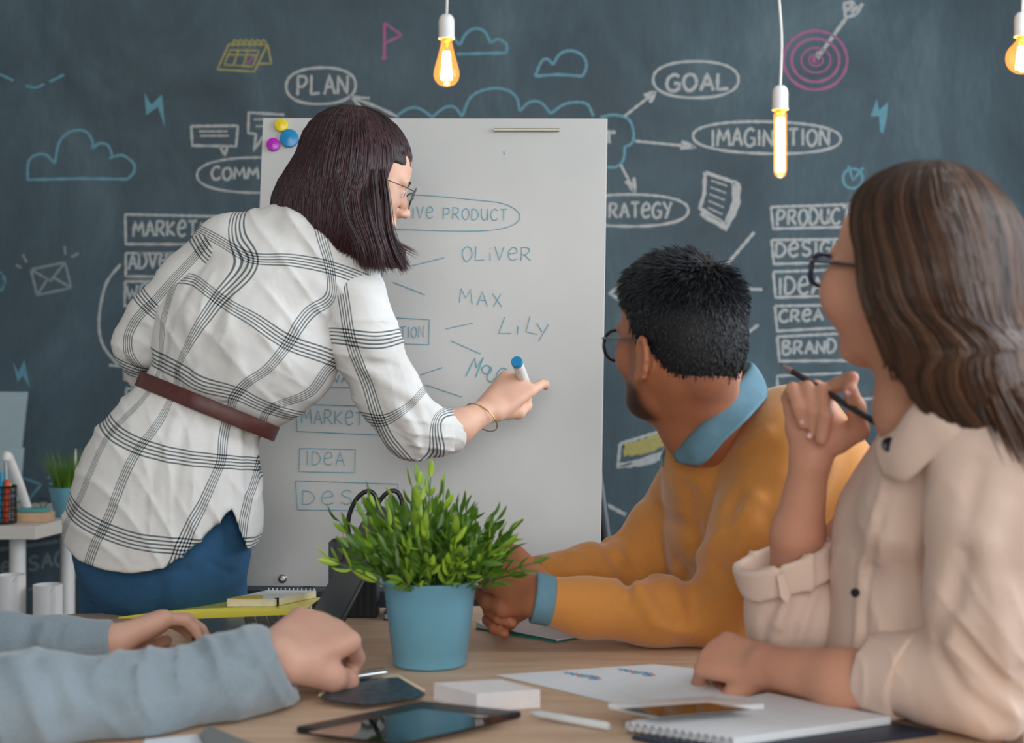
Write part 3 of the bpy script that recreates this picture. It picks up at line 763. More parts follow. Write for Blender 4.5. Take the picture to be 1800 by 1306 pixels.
D2.text('OLiVeR', 813, 458, 934, 458, 24, gap=.3).done('marker_lettering', INK); D2.text('MAX', 808, 532, 884, 541, 24, gap=.5).done('marker_lettering', INK)
D2.st([(888, 557), (877, 586), (899, 586)]).st([(911, 573), (910, 588)]).st([(913, 564), (913, 565)]).st([(932, 556), (925, 583), (945, 588)]).st([(944, 568), (953, 583)]).st([(965, 570), (947, 600)]).done('marker_lettering', INK)
D2.st([(819, 662), (834.7, 629), (838, 647), (850, 628), (836.4, 663)], False, .0026).st([(864, 647), (856, 642), (848, 647), (849, 654), (857, 657.5), (864, 652), (863, 646), (857, 661), (858, 668), (864, 671), (870, 665)], True, .0026).st([(871, 669), (876, 654), (884, 647), (892, 650)], True, .0026).done('marker_lettering', INK)
for q_ in ([(725, 467), (781, 453)], [(691, 496), (747, 518)], [(784, 578), (831, 568)], [(793, 599), (845, 622)], [(739, 659), (778, 646)], [(747, 676), (813, 698)]): D2.st(q_).done('marker_line', INK)
D2.text('N', 644, 499, 657, 499, 18).done('marker_lettering', INK); D2.st([(672, 478), (667, 517)]).st([(600, 512), (669, 514)]).done('marker_frame', INK)
D2.text('CATION', 678, 596, 746, 592, 19, gap=.32).done('marker_lettering', INK); D2.box(600, 553, 755, 562, 754, 606, 600, 600).done('marker_frame', INK)
D2.box(600, 642, 722, 639, 721, 682, 560, 681).done('marker_frame', INK); D2.text('AVA', 575, 672, 612, 672, 14).done('marker_lettering', INK)
D2.box(521, 710, 700, 716, 700, 766, 523, 758).done('marker_frame', INK); D2.text('MARKeT', 531, 744, 640, 747, 24, gap=.3).done('marker_lettering', INK)
D2.box(527, 788, 625, 790, 624, 831, 526, 829).done('marker_frame', INK); D2.text('IDeA', 538, 817, 606, 819, 24, gap=.35).done('marker_lettering', INK)
D2.box(520, 845, 700, 851, 700, 898, 523, 896).done('marker_frame', INK); D2.text('DeSi', 532, 886, 640, 887, 24, gap=.5).done('marker_lettering', INK)
D2.st([(886, 265), (887, 272)]).done('marker_line', INK)
for x, y, r, c, nme in ((495, 221, .0135, (226, 200, 40), 'yellow'), (509, 244, .0185, (24, 132, 186), 'blue'), (481, 255, .0135, (176, 36, 176), 'magenta')):
    m = MB(); p = D2.pt(x, y); m.lathe(p, [(r, 0), (r, .005), (r*.93, .0075), (r*.7, .0085), (0, .0095)], 28, bn)
    o = m.build('magnet', simple('magnet_'+nme, c, .25, .02), None, True); tag(o, nme+' round magnet near the top left corner of the flipchart board', 'magnet', 'magnets on the flipchart')

# ------------------------------------------------------------ hanging bulbs
def bulb(x, ytop, d_, kind, label):
    top = P(x, ytop, d_); r = empty('pendant_lamp', (top[0], top[1], ZC), label, 'lamp', 'pendant bulbs over the room')
    # socket top at ytop
    m = MB(); cord = [(top[0], top[1], ZC-.001), (top[0]-.004, top[1], top[2]+.55), (top[0]-.006, top[1], top[2]+.28), (top[0]+.003, top[1], top[2]+.12), (top[0], top[1], top[2]-.002)]
    m.tube(spline(cord, 6), .0036, 8, up=(0, 1, 0)); m.build('cord', simple('cord_white', (214, 214, 210), .6), r, True)
    m = MB(); m.lathe((top[0], top[1], ZC), [(.0, -.022), (.03, -.022), (.045, -.012), (.05, 0)], 24); m.build('ceiling_cap', M_white, r, True)
    m = MB(); m.lathe(top, [(.005, 0), (.012, -.002), (.0175, -.009), (.0195, -.018), (.0195, -.055), (.0205, -.057), (.0205, -.061), (.014, -.061), (.014, -.05)], 24); m.build('socket', M_white, r, True)
    z = top-(0, 0, .058)
    prof = {'drop': [(.013, 0), (.0135, -.012), (.0175, -.03), (.024, -.055), (.031, -.080), (.032, -.092), (.029, -.104), (.021, -.114), (.010, -.119), (0, -.121)],
            'tube': [(.013, 0), (.0145, -.008), (.0165, -.016), (.0165, -.15), (.014, -.162), (.008, -.169), (0, -.171)],
            'globe': [(.013, 0), (.014, -.012), (.02, -.018)]+[(.040*math.sin(a), -.055+.040*math.cos(a)) for a in np.linspace(.6, math.pi, 12)]}[kind]
    m = MB(); m.lathe(z, prof, 28); m.build('glass_bulb', M_amber, r, True)
    m = MB(); m.lathe(z, [(.0125, .003), (.0125, -.012), (.006, -.014), (.004, -.022), (0, -.022)], 20); m.build('screw_base', simple('lit_brass', (240, 180, 90), .3, metal=1), r, True)
    zb, L_ = {'drop': (-.035, -.102), 'tube': (-.022, -.155), 'globe': (-.028, -.082)}[kind]
    em = simple('filament_glow', (255, 220, 150), .5, 0, emit=(1, .60, .20), es=60)
    n = {'drop': 6, 'tube': 5, 'globe': 6}[kind]; rt, rb = {'drop': (.006, .013), 'tube': (.008, .009), 'globe': (.008, .014)}[kind]
    for k in range(n):
        a = 2*math.pi*k/n+.3
        m = MB(); m.tube([z+(rt*math.cos(a), rt*math.sin(a), zb), z+(rb*math.cos(a+.2), rb*math.sin(a+.2), L_)], .0030, 6, up=(0, 1, 0)); m.build('filament', em, r, True)
    l = bpy.data.lights.new('bulb_light', 'POINT'); l.energy = 1.6; l.color = (1, .62, .28); l.shadow_soft_size = .02
    o = bpy.data.objects.new('bulb_light', l); COL.objects.link(o); o.location = z+(0, 0, L_-.05)
bulb(785, 25, 3.5, 'drop', 'teardrop filament bulb hanging above the flipchart board')
bulb(1371.5, 150, 3.5, 'tube', 'long tubular filament bulb hanging in front of the chalk word IMAGINATION')
bulb(1797, 21, 3.5, 'globe', 'round filament bulb cut off by the right edge of the photo')
bulb(200, -128, 3.5, 'globe', 'filament bulb whose bottom just shows at the top left edge of the photo')
# ------------------------------------------------------------ meeting table
C0 = np.array([-.770, 2.466]); tu = np.array([math.cos(.12), math.sin(.12)]); tv = np.array([math.sin(.12), -math.cos(.12)])
def tab(u, v, z): p = C0+tu*u+tv*v; return np.array([p[0], p[1], z])
def m_wood(name, cols, sc_=1.0, rough=.5):
    t = NT(name); t2 = t.coord('Object', (1.0*sc_, 9*sc_, 4)); n = t.noise(3.2, 5, .62, t2, .8)
    fine = t.noise(70, 3, .6, t.coord('Object', (.35, 4, 1)))
    f = t.math('ADD', t.math('MULTIPLY', n, .75), t.math('MULTIPLY', fine, .25))
    t.con(t.ramp(f, [(.32, lin(cols[0])), (.5, lin(cols[1])), (.68, lin(cols[2]))]), t.b.inputs['Base Color'])
    t.b.inputs['Roughness'].default_value = rough; t.b.inputs['Specular IOR Level'].default_value = .35; t.bump(fine, .08, .0006); return t.mat
M_wood = m_wood('table_oak', ((184, 150, 124), (203, 171, 144), (216, 188, 162)))
tb = empty('meeting_table', tab(.56, .6, 0), 'pale wooden meeting table the seated people lean on', 'table')
m = MB(); m.slab([tab(0, 1.20, .722), tab(1.20, 1.20, .722), tab(1.20, 0, .722), tab(0, 0, .722)], (0, 0, .028)); m.build('tabletop', M_wood, tb, bevel=.003)
for u, v in ((.06, .06), (1.14, .06), (.06, 1.14), (1.14, 1.14)):
    m = MB(); a = tab(u, v, 0); m.box(a-(.025, .025, 0), a+(.025, .025, .721)); m.build('leg', M_white, tb, bevel=.003)
def px_slab(name, pts, z, th, mat, parent=None, bevel=0, label=None):
    m = MB(); c = [T(x, y, z) for x, y in pts]
    A = sum(c[i][0]*c[(i+1) % len(c)][1]-c[(i+1) % len(c)][0]*c[i][1] for i in range(len(c)))
    if A < 0: c = c[::-1]
    m.slab(c, (0, 0, th)); return m.build(name, mat, parent, bevel=bevel, smooth=bevel > 0, label=label)
Z = .7505
# ---- potted plant in the middle
pc = T(757, 1163); pc[2] = Z; pc[1] = 2.04+.0
pot = empty('potted_plant', pc, 'leafy green artificial plant in a blue pot in the middle of the meeting table', 'plant')
m = MB(); m.lathe(pc, [(0, 0), (.050, 0), (.0525, .002), (.0545, .022), (.0552, .023), (.0625, .085), (.0665, .116), (.0685, .119), (.0685, .122), (.0660, .122), (.0640, .110), (.060, .098), (0, .098)], 56)
m.build('pot', M_teal, pot, True)
m = MB(); m.lathe(pc+(0, 0, .099), [(0, .004), (.03, .006), (.0605, .0)], 24); m.build('soil', simple('dark_moss', (30, 40, 20), .95, .4, 200, bump=.8, bscale=150), pot, True)
def m_leaf(name, a, b):
    t = NT(name); oi = t.n.new('ShaderNodeObjectInfo'); co = t.coord()
    f = t.math('ADD', t.math('MULTIPLY', oi.outputs['Random'], .7), t.math('MULTIPLY', t.noise(60, 2, .5, co), .3))
    t.con(t.ramp(f, [(.1, lin(a)), (.9, lin(b))]), t.b.inputs['Base Color']); t.b.inputs['Roughness'].default_value = .35
    t.b.inputs['Specular IOR Level'].default_value = .5; t.b.inputs['Subsurface Weight'].default_value = .0
    return t.mat
M_leaf = m_leaf('plant_leaf_green', (58, 104, 28), (176, 212, 68)); M_stem = simple('plant_stem', (60, 104, 34), .5, .2)
def leaf_mesh(name, L_, W, bend, thick=.0007):
    bm = []; n = 7
    for i in range(n):
        t = i/(n-1); w_ = W*math.sin(math.pi*min(1, t*.95+.04))**.75*(1-.25*t); z = -bend*t*t*L_; y = t*L_
        bm.append([(-w_, y, z+w_*.35), (0, y, z), (w_, y, z+w_*.35)])
    V = [p for r in bm for p in r]; k = len(V); V += [(x, y, z-thick) for x, y, z in V]
    F = []
    for i in range(n-1):
        for j in range(2):
            a = i*3+j; F.append((a, a+1, a+4, a+3)); F.append((k+a+3, k+a+4, k+a+1, k+a))
    for i in range(n-1): F += [(i*3, (i+1)*3, k+(i+1)*3, k+i*3), (i*3+2, k+i*3+2, k+(i+1)*3+2, (i+1)*3+2)]
    me = bpy.data.meshes.new(name); me.from_pydata(V, [], F); me.materials.append(M_leaf); me.update()
    me.polygons.foreach_set('use_smooth', [True]*len(me.polygons)); return me
leaves = [leaf_mesh('leaf', l_, w_, b_) for l_, w_, b_ in ((.032, .0066, .15), (.036, .0074, .3), (.026, .0062, .05), (.034, .0058, -.1))]
rs = random.Random(11); nleaf = 0; extra = MB(); stems = MB()
for i in range(112):
    a = rs.uniform(0, 2*math.pi); q = math.sqrt(rs.random()); b0 = pc+np.array([.05*q*math.cos(a), .05*q*math.sin(a), .100])
    tilt = q*rs.uniform(.55, 1.02); L_ = rs.uniform(.084, .148)*(1.15-.28*q) if i > 9 else rs.uniform(.14, .172)
    if i <= 9: tilt *= rs.choice((.25, .5, 1.0))
    dr = np.array([math.cos(a)*math.sin(tilt), math.sin(a)*math.sin(tilt), math.cos(tilt)])
    pts = [b0+dr*L_*t+np.array([0, 0, -.018*q*t*t])+.004*np.array([math.sin(6*t+i), math.cos(5*t+i), 0])*t for t in np.linspace(0, 1, 7)]
    stems.tube(pts, [.0011]*6+[.0006], 5)
    for j in range(2, 7):
        npair = 2 if j < 6 else 1
        for s_ in range(npair):
            if j <= 3 and rs.random() < .3: continue
            p = pts[j]; t = nrm(pts[j]-pts[j-1]); aa = rs.uniform(0, 6.28) if s_ == 0 else aa+math.pi
            side = nrm(np.cross(t, (math.cos(aa), math.sin(aa), .2))); f = nrm(t*(.9 if j == 6 else .85)+side*(.15 if j == 6 else .62))
            x = nrm(np.cross(f, side+t*.01+np.array((0, 0, .3)))); z = np.cross(x, f)
            M = Matrix(((x[0], f[0], z[0], p[0]), (x[1], f[1], z[1], p[1]), (x[2], f[2], z[2], p[2]), (0, 0, 0, 1))); sc_ = rs.uniform(.7, 1.05)
            if nleaf < 300 and (a > math.pi or j > 4 or nleaf < 120):
                o = bpy.data.objects.new('leaf', rs.choice(leaves)); COL.objects.link(o); o.parent = pot
                o.matrix_basis = Matrix.Translation(-Vector(pc)) @ M @ Matrix.Scale(sc_, 4); nleaf += 1
            else:
                me = rs.choice(leaves); V = [M @ (Vector(v.co)*sc_) for v in me.vertices]; extra.add(V, [tuple(p_.vertices) for p_ in me.polygons])
stems.build('stem', M_stem, pot, True)['kind'] = 'stuff'
e_ = extra.build('leaf', M_leaf, pot, False); e_['kind'] = 'stuff'; e_.name = 'leaves'

# ---- laptop
hf, hn = np.array([-.335, 2.38, Z+.016]), np.array([-.272, 2.125, Z+.016])
hd = nrm(hn-hf); left = nrm(np.array([hd[1], -hd[0], 0])*1.0); left = left if left[0] < 0 else -left
lap = empty('laptop', hf*0+np.array([-.40, 2.2, Z]), 'open dark laptop behind the plant seen from the side of its black screen', 'laptop')
M_lap = simple('laptop_grey', (92, 98, 102), .35, .04, metal=.4); M_scr = simple('laptop_screen_glass', (46, 38, 36), .34, .05)
m = MB(); m.slab([hn-(0, 0, .014), hf-(0, 0, .014), hf+left*.20-(0, 0, .014), hn+left*.20-(0, 0, .014)][::-1], (0, 0, .012)); m.build('laptop_base', M_lap, lap, bevel=.002)
M_key = simple('laptop_key', (34, 36, 40), .5)
w_ = np.linalg.norm(hn-hf)
for r_ in range(5):
    for c_ in range(13):
        a = hf+hd*(.012+c_*(w_-.024)/13)+left*(.02+r_*.019)-(0, 0, .002)
        m = MB(); q = (w_-.024)/13*.86; m.slab([a, a+hd*q, a+hd*q+left*.016, a+left*.016], (0, 0, .0018)); m.build('key', M_key, lap)
m = MB(); a = hf+hd*w_*.34+left*.125-(0, 0, .002); m.slab([a, a+hd*w_*.32, a+hd*w_*.32+left*.06, a+left*.06], (0, 0, .0006)); m.build('trackpad', M_lap, lap)
sup = nrm(np.array([.098, .024, .182])); sn = nrm(np.cross(hd, sup)); sn = sn if sn[0] < 0 else -sn
lid = MB(); lid.slab([hf, hn, hn+sup*.212, hf+sup*.212], -sn*.006); lo_ = lid.build('laptop_lid', M_black, lap, bevel=.002)
m = MB(); i_ = .009; m.slab([hf+hd*i_+sup*i_+sn*.0004, hn-hd*i_+sup*i_+sn*.0004, hn-hd*i_+sup*(.212-i_)+sn*.0004, hf+hd*i_+sup*(.212-i_)+sn*.0004], sn*.0004); m.build('screen', M_scr, lo_)
# ---- yellow folder and notebooks
M_yel = simple('yellow_plastic_folder', (232, 222, 84), .28, .06, 8, coat=.4)
fo = empty('document_folder', (-.5, 2.47, Z), 'glossy yellow plastic folder lying at the far edge of the table', 'folder')
def curved(name, cs, zf, th, mat, parent, n=14):
    """sheet between two pixel-anchored edges with a height profile along its length"""
    (a0, a1), (b0, b1) = cs; V = []
    for i in range(n+1):
        t = i/n; p, q = a0+(a1-a0)*t, b0+(b1-b0)*t
        for r in (p, q): V.append((r[0], r[1], Z+zf(t))); 
        for r in (p, q): V.append((r[0], r[1], Z+zf(t)+th))
    F = []
    for i in range(n): 
        k = i*4; F += [(k, k+4, k+5, k+1), (k+2, k+3, k+7, k+6), (k, k+2, k+6, k+4), (k+1, k+5, k+7, k+3)]
    F += [(0, 1, 3, 2), (n*4, n*4+2, n*4+3, n*4+1)]
    return MB().add(V, F).build(name, mat, parent, True)
fA = (np.array([-.668, 2.412, 0]), np.array([-.345, 2.386, 0])); fB = (np.array([-.62, 2.465, 0]), np.array([-.335, 2.505, 0]))
fz = lambda t: .002+.0185*math.sin(min(1, t*1.5)*math.pi/2)
V = []
for i in range(15):
    t = i/14; p = fA[0]+(fA[1]-fA[0])*t; V += [(p[0], p[1]+.0004, Z+.001), (p[0], p[1]-.003*math.sin(math.pi*t), Z+.001+fz(t)*.5), (p[0], p[1]+.0004, Z+fz(t)+.0008)]
MB().add(V, [(i*3+k, i*3+3+k, i*3+4+k, i*3+1+k) for i in range(14) for k in (0, 1)]).build('folder_edge', M_yel, fo, True)
curved('folder_cover', (fA, fB), lambda t: .0005, .0012, M_yel, fo)
curved('folder_cover', (fA, fB), lambda t: .002+.0185*math.sin(min(1, t*1.5)*math.pi/2), .0012, M_yel, fo)
m = MB(); m.slab([(-.54, 2.43, Z+.002), (-.36, 2.41, Z+.002), (-.35, 2.49, Z+.002), (-.56, 2.455, Z+.002)], (0, 0, .010)); m.build('paper_sheet', M_paper, fo)
Zf = Z+.0222
nb = empty('notebook', (-.44, 2.45, Zf), 'small white spiral notebook with cream page edges on the yellow folder', 'notebook')
c4 = [np.array(p) for p in ((-.482, 2.405), (-.402, 2.405), (-.344, 2.50), (-.432, 2.505))]
def prism(name, c, z, th, mat, parent, **k): return MB().slab([(p[0], p[1], z) for p in c], (0, 0, th)).build(name, mat, parent, **k)
prism('pages', c4, Zf, .011, simple('cream_page_edges', (236, 226, 190), .8, .06, 90), nb, bevel=.0008)
prism('cover', [p+np.array((.0, .0)) for p in c4], Zf+.0112, .0012, simple('notebook_cover_white', (222, 226, 224), .5), nb)
prism('cover', [c4[0], c4[0]*.25+c4[1]*.75, c4[0]*.6+c4[2]*.4, c4[0]*.75+c4[3]*.25], Zf+.0126, .0006, simple('yellow_card', (218, 186, 50), .5), nb, label='yellow cover flap')
m = MB()
for i in range(12):
    p = c4[3]+(c4[2]-c4[3])*(i+.5)/12; q = [(p[0], p[1]+.0035*math.cos(a), Zf+.0105+.0055*math.sin(a)) for a in np.linspace(0, 2*math.pi, 10)[:-1]]
    m2 = MB(); m2.tube(q, .0006, 5, closed=True, up=(1, 0, 0)); m2.build('spiral_ring', M_white, nb, True)
m = MB(); p = c4[1]+(c4[2]-c4[1])*.04; m.slab([(p[0]-.003, p[1]-.0015, Zf), (p[0]+.004, p[1]+.0035, Zf), (p[0]+.004, p[1]+.006, Zf), (p[0]-.003, p[1]+.001, Zf)], (0, 0, .0135)); m.build('elastic_band', M_black, nb)
# ---- pencil holder with pencils and scissors
ph = np.array([-.272, 2.455, Z]); M_ph = simple('dark_slate_plastic', (50, 60, 66), .45, .06)
ho = empty('pencil_holder', ph, 'dark grey ribbed pencil holder standing behind the laptop', 'pencil cup')
m = MB(); w2, dd, hh = .041, .030, .128
for x0, x1, y0, y1 in ((-w2, w2, -dd, -dd+.003), (-w2, w2, dd-.003, dd), (-w2, -w2+.003, -dd+.003, dd-.003), (w2-.003, w2, -dd+.003, dd-.003)): m.box(ph+(x0, y0, .003), ph+(x1, y1, hh))
m.box(ph+(-w2, -dd, 0), ph+(w2, dd, .003)); m.build('holder_body', M_ph, ho)
for i in range(7):
    x = -w2+.006+i*.0117; m = MB(); m.box(ph+(x, -dd-.0022, .002), ph+(x+.006, -dd, hh-.001)); m.build('rib', M_ph, ho)
def pencil(a, b, r, col, name='pencil', label='', grp=None, tip=(214, 180, 140), cap=None):
    a = np.asarray(a, float); b = np.asarray(b, float); u = nrm(b-a); L_ = np.linalg.norm(b-a); e = empty(name, a, label, 'pencil' if name == 'pencil' else 'pen', grp)
    m = MB(); m.lathe(a, [(0, 0), (r, 0), (r, L_-.02)], 6 if name == 'pencil' else 16, u); m.build('barrel', simple('pencil_%d_%d_%d' % col, col, .4, .03), e, name != 'pencil')
    m = MB(); m.lathe(a, [(r, L_-.02), (r*.35, L_-.004)], 12, u); m.build('sharpened_wood', simple('wood_%d' % tip[0], tip, .6), e, True)
    m = MB(); m.lathe(a, [(r*.35, L_-.004), (0, L_)], 10, u); m.build('lead', simple('pencil_%d_%d_%d' % col, col, .4, .03), e, True); return e
for i, (dx, dy, h_, c_, lb) in enumerate(((-.022, -.010, .143, (190, 110, 120), 'pencil with a pink tip standing upright at the left of the dark holder'), (.001, -.014, .148, (196, 130, 60), 'orange pencil standing beside the scissors in the dark holder'), (.011, -.008, .160, (226, 190, 30), 'yellow pencil leaning against the scissors in the dark holder'))):
    pencil(ph+(dx, dy, .004), ph+(dx+.004, dy, h_), .0038, c_, 'pencil', lb, 'pencils in the dark holder')
sci = empty('scissors', ph+(-.002, .006, .004), 'scissors with large black handle loops standing in the dark pencil holder', 'scissors')
for sg, cx_, ti in ((-1, -.004, .0), (1, .038, .0)):
    c = ph+np.array([cx_+.018, .006+sg*.004, .170]); q = []
    for i in range(26):
        a = 2*math.pi*i/26; q.append(c+np.array([.0235*math.cos(a)+.010*math.sin(a), 0, .043*math.sin(a)]))
    m = MB(); m.tube(q, .0042, 8, closed=True, up=(0, 1, 0), flat=.8); m.build('handle', M_black, sci, True)
for sg in (-1, 1):
    m = MB(); a = ph+np.array([.012+sg*.010, .006+sg*.004, .132]); b = ph+np.array([.004, .006+sg*.002, .004]); m.tube([a, b], [.006, .002], 4, flat=.35, up=(0, 1, 0)); m.build('blade', M_steel, sci)
# ---- stack of notebooks behind the pot
for i, (c_, x0, x1, nm_) in enumerate((((60, 76, 92), -.262, -.12, 'bottom'), ((176, 184, 188), -.258, -.13, 'middle'), ((120, 128, 132), -.26, -.128, 'top'))):
    z0 = Z+i*.0122; b = empty('paperback_notebook', (-.19, 2.44, z0), ['dark covered notebook at the bottom of the stack behind the blue pot', 'pale grey notebook in the middle of the stack behind the blue pot', 'mid grey notebook on top of the stack behind the blue pot'][i], 'notebook', 'notebooks stacked behind the pot')
    y0, y1 = 2.375+i*.004, 2.50
    y0 = 2.40+i*.004; x0 += .045
    MB().box((x0, y0, z0), (x1, y1, z0+.0018)).build('cover', simple('cover_%d' % c_[0], c_, .5), b); MB().box((x0+.002, y0+.002, z0+.002), (x1-.003, y1-.002, z0+.0098)).build('pages', M_paper, b); MB().box((x0, y0, z0+.010), (x1, y1, z0+.0118)).build('cover', simple('cover_%d' % c_[0], c_, .5), b)
# ---- open green notebook under the man's forearm
gn = empty('open_notebook', (.02, 2.3, Z), 'open notebook with green cover and blank pages under the arm of the man in mustard', 'notebook')
M_gr = simple('teal_green_cover', (34, 128, 116), .4)
g0, g1, g2, g3 = T(836, 1106, Z), T(978, 1130, Z), T(1100, 1108, Z), T(940, 1074, Z)
mid0, mid1 = g0*.83+g1*.17, g3*.83+g2*.17
MB().slab([g0, g1, g2, g3], (0, 0, .0022)).build('cover', M_gr, gn, bevel=.0006)
n = 16; V = []
for i in range(n+1):
    t = i/n; a, b = mid0+(g1-mid0)*t*.985, mid1+(g2-mid1)*t*.985; h = .0045+.013*math.exp(-((t-.10)/.14)**2)+.004*(1-t)
    if t < .02: h = .003
    off = nrm(g3-g0)*.0018
    V += [a+off+(0, 0, .0023), b-off+(0, 0, .0023), a+off+(0, 0, h), b-off+(0, 0, h)]
F = []
for i in range(n):
    k = i*4; F += [(k, k+4, k+5, k+1), (k+2, k+3, k+7, k+6), (k, k+2, k+6, k+4), (k+1, k+5, k+7, k+3)]
F += [(0, 1, 3, 2), (n*4, n*4+2, n*4+3, n*4+1)]
MB().add(V, F).build('page_block', M_paper, gn, True)
V = []
for i in range(6):
    t = i/5; a, b = g0+(mid0-g0)*t, g3+(mid1-g3)*t; h = .012-.008*t; off = nrm(g3-g0)*.0018
    V += [a+off+(0, 0, .0023), b-off+(0, 0, .0023), a+off+(0, 0, h), b-off+(0, 0, h)]
F = [f for i in range(5) for k in (i*4,) for f in ((k, k+4, k+5, k+1), (k+2, k+3, k+7, k+6), (k, k+2, k+6, k+4), (k+1, k+5, k+7, k+3))]+[(0, 1, 3, 2), (20, 22, 23, 21)]
MB().add(V, F).build('page_block', M_paper, gn, True)
# green edge showing under the lifted page
V = []
for i in range(n+1):
    t = i/n; a = mid0+(g1-mid0)*t; h = .0045+.011*math.exp(-((t-.10)/.14)**2)+.003*(1-t); V += [a+(0, 0, .0022), a+(0, 0, h)]
MB().add(V, [(i*2, i*2+2, i*2+3, i*2+1) for i in range(n)]).build('page_edges', simple('dark_green_edge', (22, 84, 78), .7, .2, 300), gn, True)
# ---- papers with a chart
pa = empty('paper_sheet', T(1080, 1200, Z), 'printed paper sheet with small bar charts between the pot and the fist on paper', 'paper')
px_slab('sheet', [(872, 1187), (1150, 1168), (1330, 1188), (1340, 1228), (1110, 1243)], Z, .0006, M_paper, pa)
cb = [(150, 176, 200), (86, 160, 196), (188, 150, 156), (110, 176, 190)]
for gx, gy in ((990, 1181), (1085, 1175)):
    for i in range(7):
        x = gx+i*9; h_ = (4, 5, 7, 6, 9, 8, 6)[i]
        px_slab('chart_bar', [(x, gy+i*1.2), (x+7, gy+i*1.2), (x+7+h_*1.2, gy+h_+i*1.2), (x+h_*1.2, gy+h_+i*1.2)], Z+.0007, .0001, simple('print_%d' % cb[i % 4][0], cb[i % 4], .8), pa)
pa2 = px_slab('paper_sheet', [(1085, 1215), (1270, 1210), (1330, 1232), (1180, 1250)], Z+.0008, .0006, M_paper); tag(pa2, 'blank white sheet partly under the fist of the woman in blush', 'paper')
# ---- note block
nbk = empty('note_block', T(850, 1235, Z), 'thick square block of white note paper near the table front', 'notepad')
b_ = [T(762, 1232, Z), T(838, 1253, Z), T(950, 1245, Z), T(880, 1226, Z)]
MB().slab(b_, (0, 0, .0235)).build('paper_stack', simple('note_paper', (228, 224, 226), .85, .03, 60), nbk, bevel=.0008)
# ---- dark notebook with pen
dn = empty('small_notebook', T(665, 1215, Z), 'small notebook with a dark patterned cover beside the grey-sleeved hand', 'notebook')
q = [(560, 1228), (600, 1198), (700, 1192), (748, 1220), (742, 1226), (640, 1240)]
px_slab('pages', q, Z, .006, simple('cream_edge', (232, 210, 178), .8), dn, bevel=.0008)
px_slab('cover', [(x, y) for x, y in q], Z+.0062, .0014, simple('dark_pattern_cover', (52, 66, 78), .4, .6, 90), dn)
def pen(a, b, r, mat, name, label, cat='pen', tipm=None, clip=True):
    a = np.asarray(a, float); b = np.asarray(b, float); u = nrm(b-a); L_ = np.linalg.norm(b-a); e = empty(name, a, label, cat)
    MB().lathe(a, [(0, 0), (r*.8, 0), (r, .002), (r, L_*.55)], 18, u).build('barrel', mat, e, True)
    MB().lathe(a, [(r*1.08, L_*.55), (r*1.08, L_*.58), (r, L_*.6), (r*.9, L_-.014), (r*.3, L_-.002), (0, L_)], 18, u).build('grip', tipm or mat, e, True)
    if clip: s_ = nrm(np.cross(u, (0, .2, 1)))*0+np.array([0, 0, 1.]); MB().tube([a+u*.004+s_*r*1.1, a+u*.006+s_*r*1.7, a+u*.04+s_*r*1.5], .0009, 6).build('clip', M_steel, e, True)
    return e
pen(T(679, 1182, Z+.012), T(560, 1201, Z+.012), .0042, simple('chrome', (200, 204, 206), .18, metal=1), 'ballpoint_pen', 'chrome ballpoint pen lying on the small dark notebook')
# ---- tablet, phone, ring binder, bits of paper
tbt = empty('tablet_computer', T(716, 1275, Z), 'black tablet with a glossy screen lying at the table front', 'tablet')
q = [(520, 1289), (700, 1312), (917, 1262), (742, 1243)]
px_slab('body', q, Z, .0085, simple('tablet_black', (24, 26, 30), .4), tbt, bevel=.003)
mid = np.mean(q, 0); px_slab('screen', [tuple(mid+(np.array(p)-mid)*.90) for p in q], Z+.0086, .0003, simple('tablet_glass', (8, 9, 11), .03, 0, coat=1), tbt)
bd = empty('ring_binder', T(1330, 1285, Z), 'dark blue folder under the white spiral pad at the table front right', 'folder')
px_slab('binder_cover', [(1110, 1300), (1290, 1340), (1650, 1292), (1440, 1246)], Z, .004, simple('navy_cover', (30, 44, 66), .45), bd, bevel=.001)
sp = empty('spiral_notepad', T(1330, 1270, Z+.005), 'white spiral notepad lying on the dark blue folder', 'notepad')
sq = [(1100, 1283), (1290, 1312), (1566, 1273), (1350, 1230)]
px_slab('page_block', sq, Z+.0045, .009, M_paper, sp, bevel=.0006)
a, b = T(*sq[0], Z+.009), T(*sq[1], Z+.009)
for i in range(14):
    p = a+(b-a)*(i+.5)/14; u = nrm(b-a); s_ = nrm(np.cross(u, (0, 0, 1))); q_ = [p+s_*.005*math.cos(x)+np.array([0, 0, .0024+.0062*math.sin(x)]) for x in np.linspace(0, 2*math.pi, 12)[:-1]]
    MB().tube(q_, .0008, 5, closed=True, up=u).build('spiral_ring', M_steel, sp, True)
phn = empty('smartphone', T(1200, 1260, Z+.014), 'white smartphone with a dark reflecting screen lying on the spiral notepad', 'phone')
zq = Z+.0137; q = [(1068, 1246), (1150, 1263), (1344, 1247), (1250, 1233)]
px_slab('body', q, zq, .0072, simple('phone_white', (226, 230, 232), .25), phn, bevel=.002)
mid = np.mean(q, 0); px_slab('screen', [tuple(mid+(np.array(p)-mid)*.84) for p in q], zq+.0073, .0003, simple('phone_glass', (20, 14, 12), .05, 0, coat=1), phn)
pen(T(1070, 1277, Z+.005), T(930, 1252, Z+.005), .0048, simple('pen_white', (216, 220, 222), .4), 'felt_pen', 'white felt pen lying between the tablet and the notepad', tipm=simple('pen_white', (216, 220, 222), .4), clip=False)
tag(px_slab('paper_sheet', [(255, 1300), (345, 1292), (380, 1330), (240, 1340)], Z, .0006, M_paper), 'corner of a white sheet peeking out below the grey sleeve', 'paper')
tag(px_slab('notebook_corner', [(352, 1300), (368, 1288), (470, 1330), (380, 1350)], Z, .008, simple('grey_cover', (120, 122, 122), .6)), 'corner of a grey notebook below the grey sleeve at the table front', 'notebook')

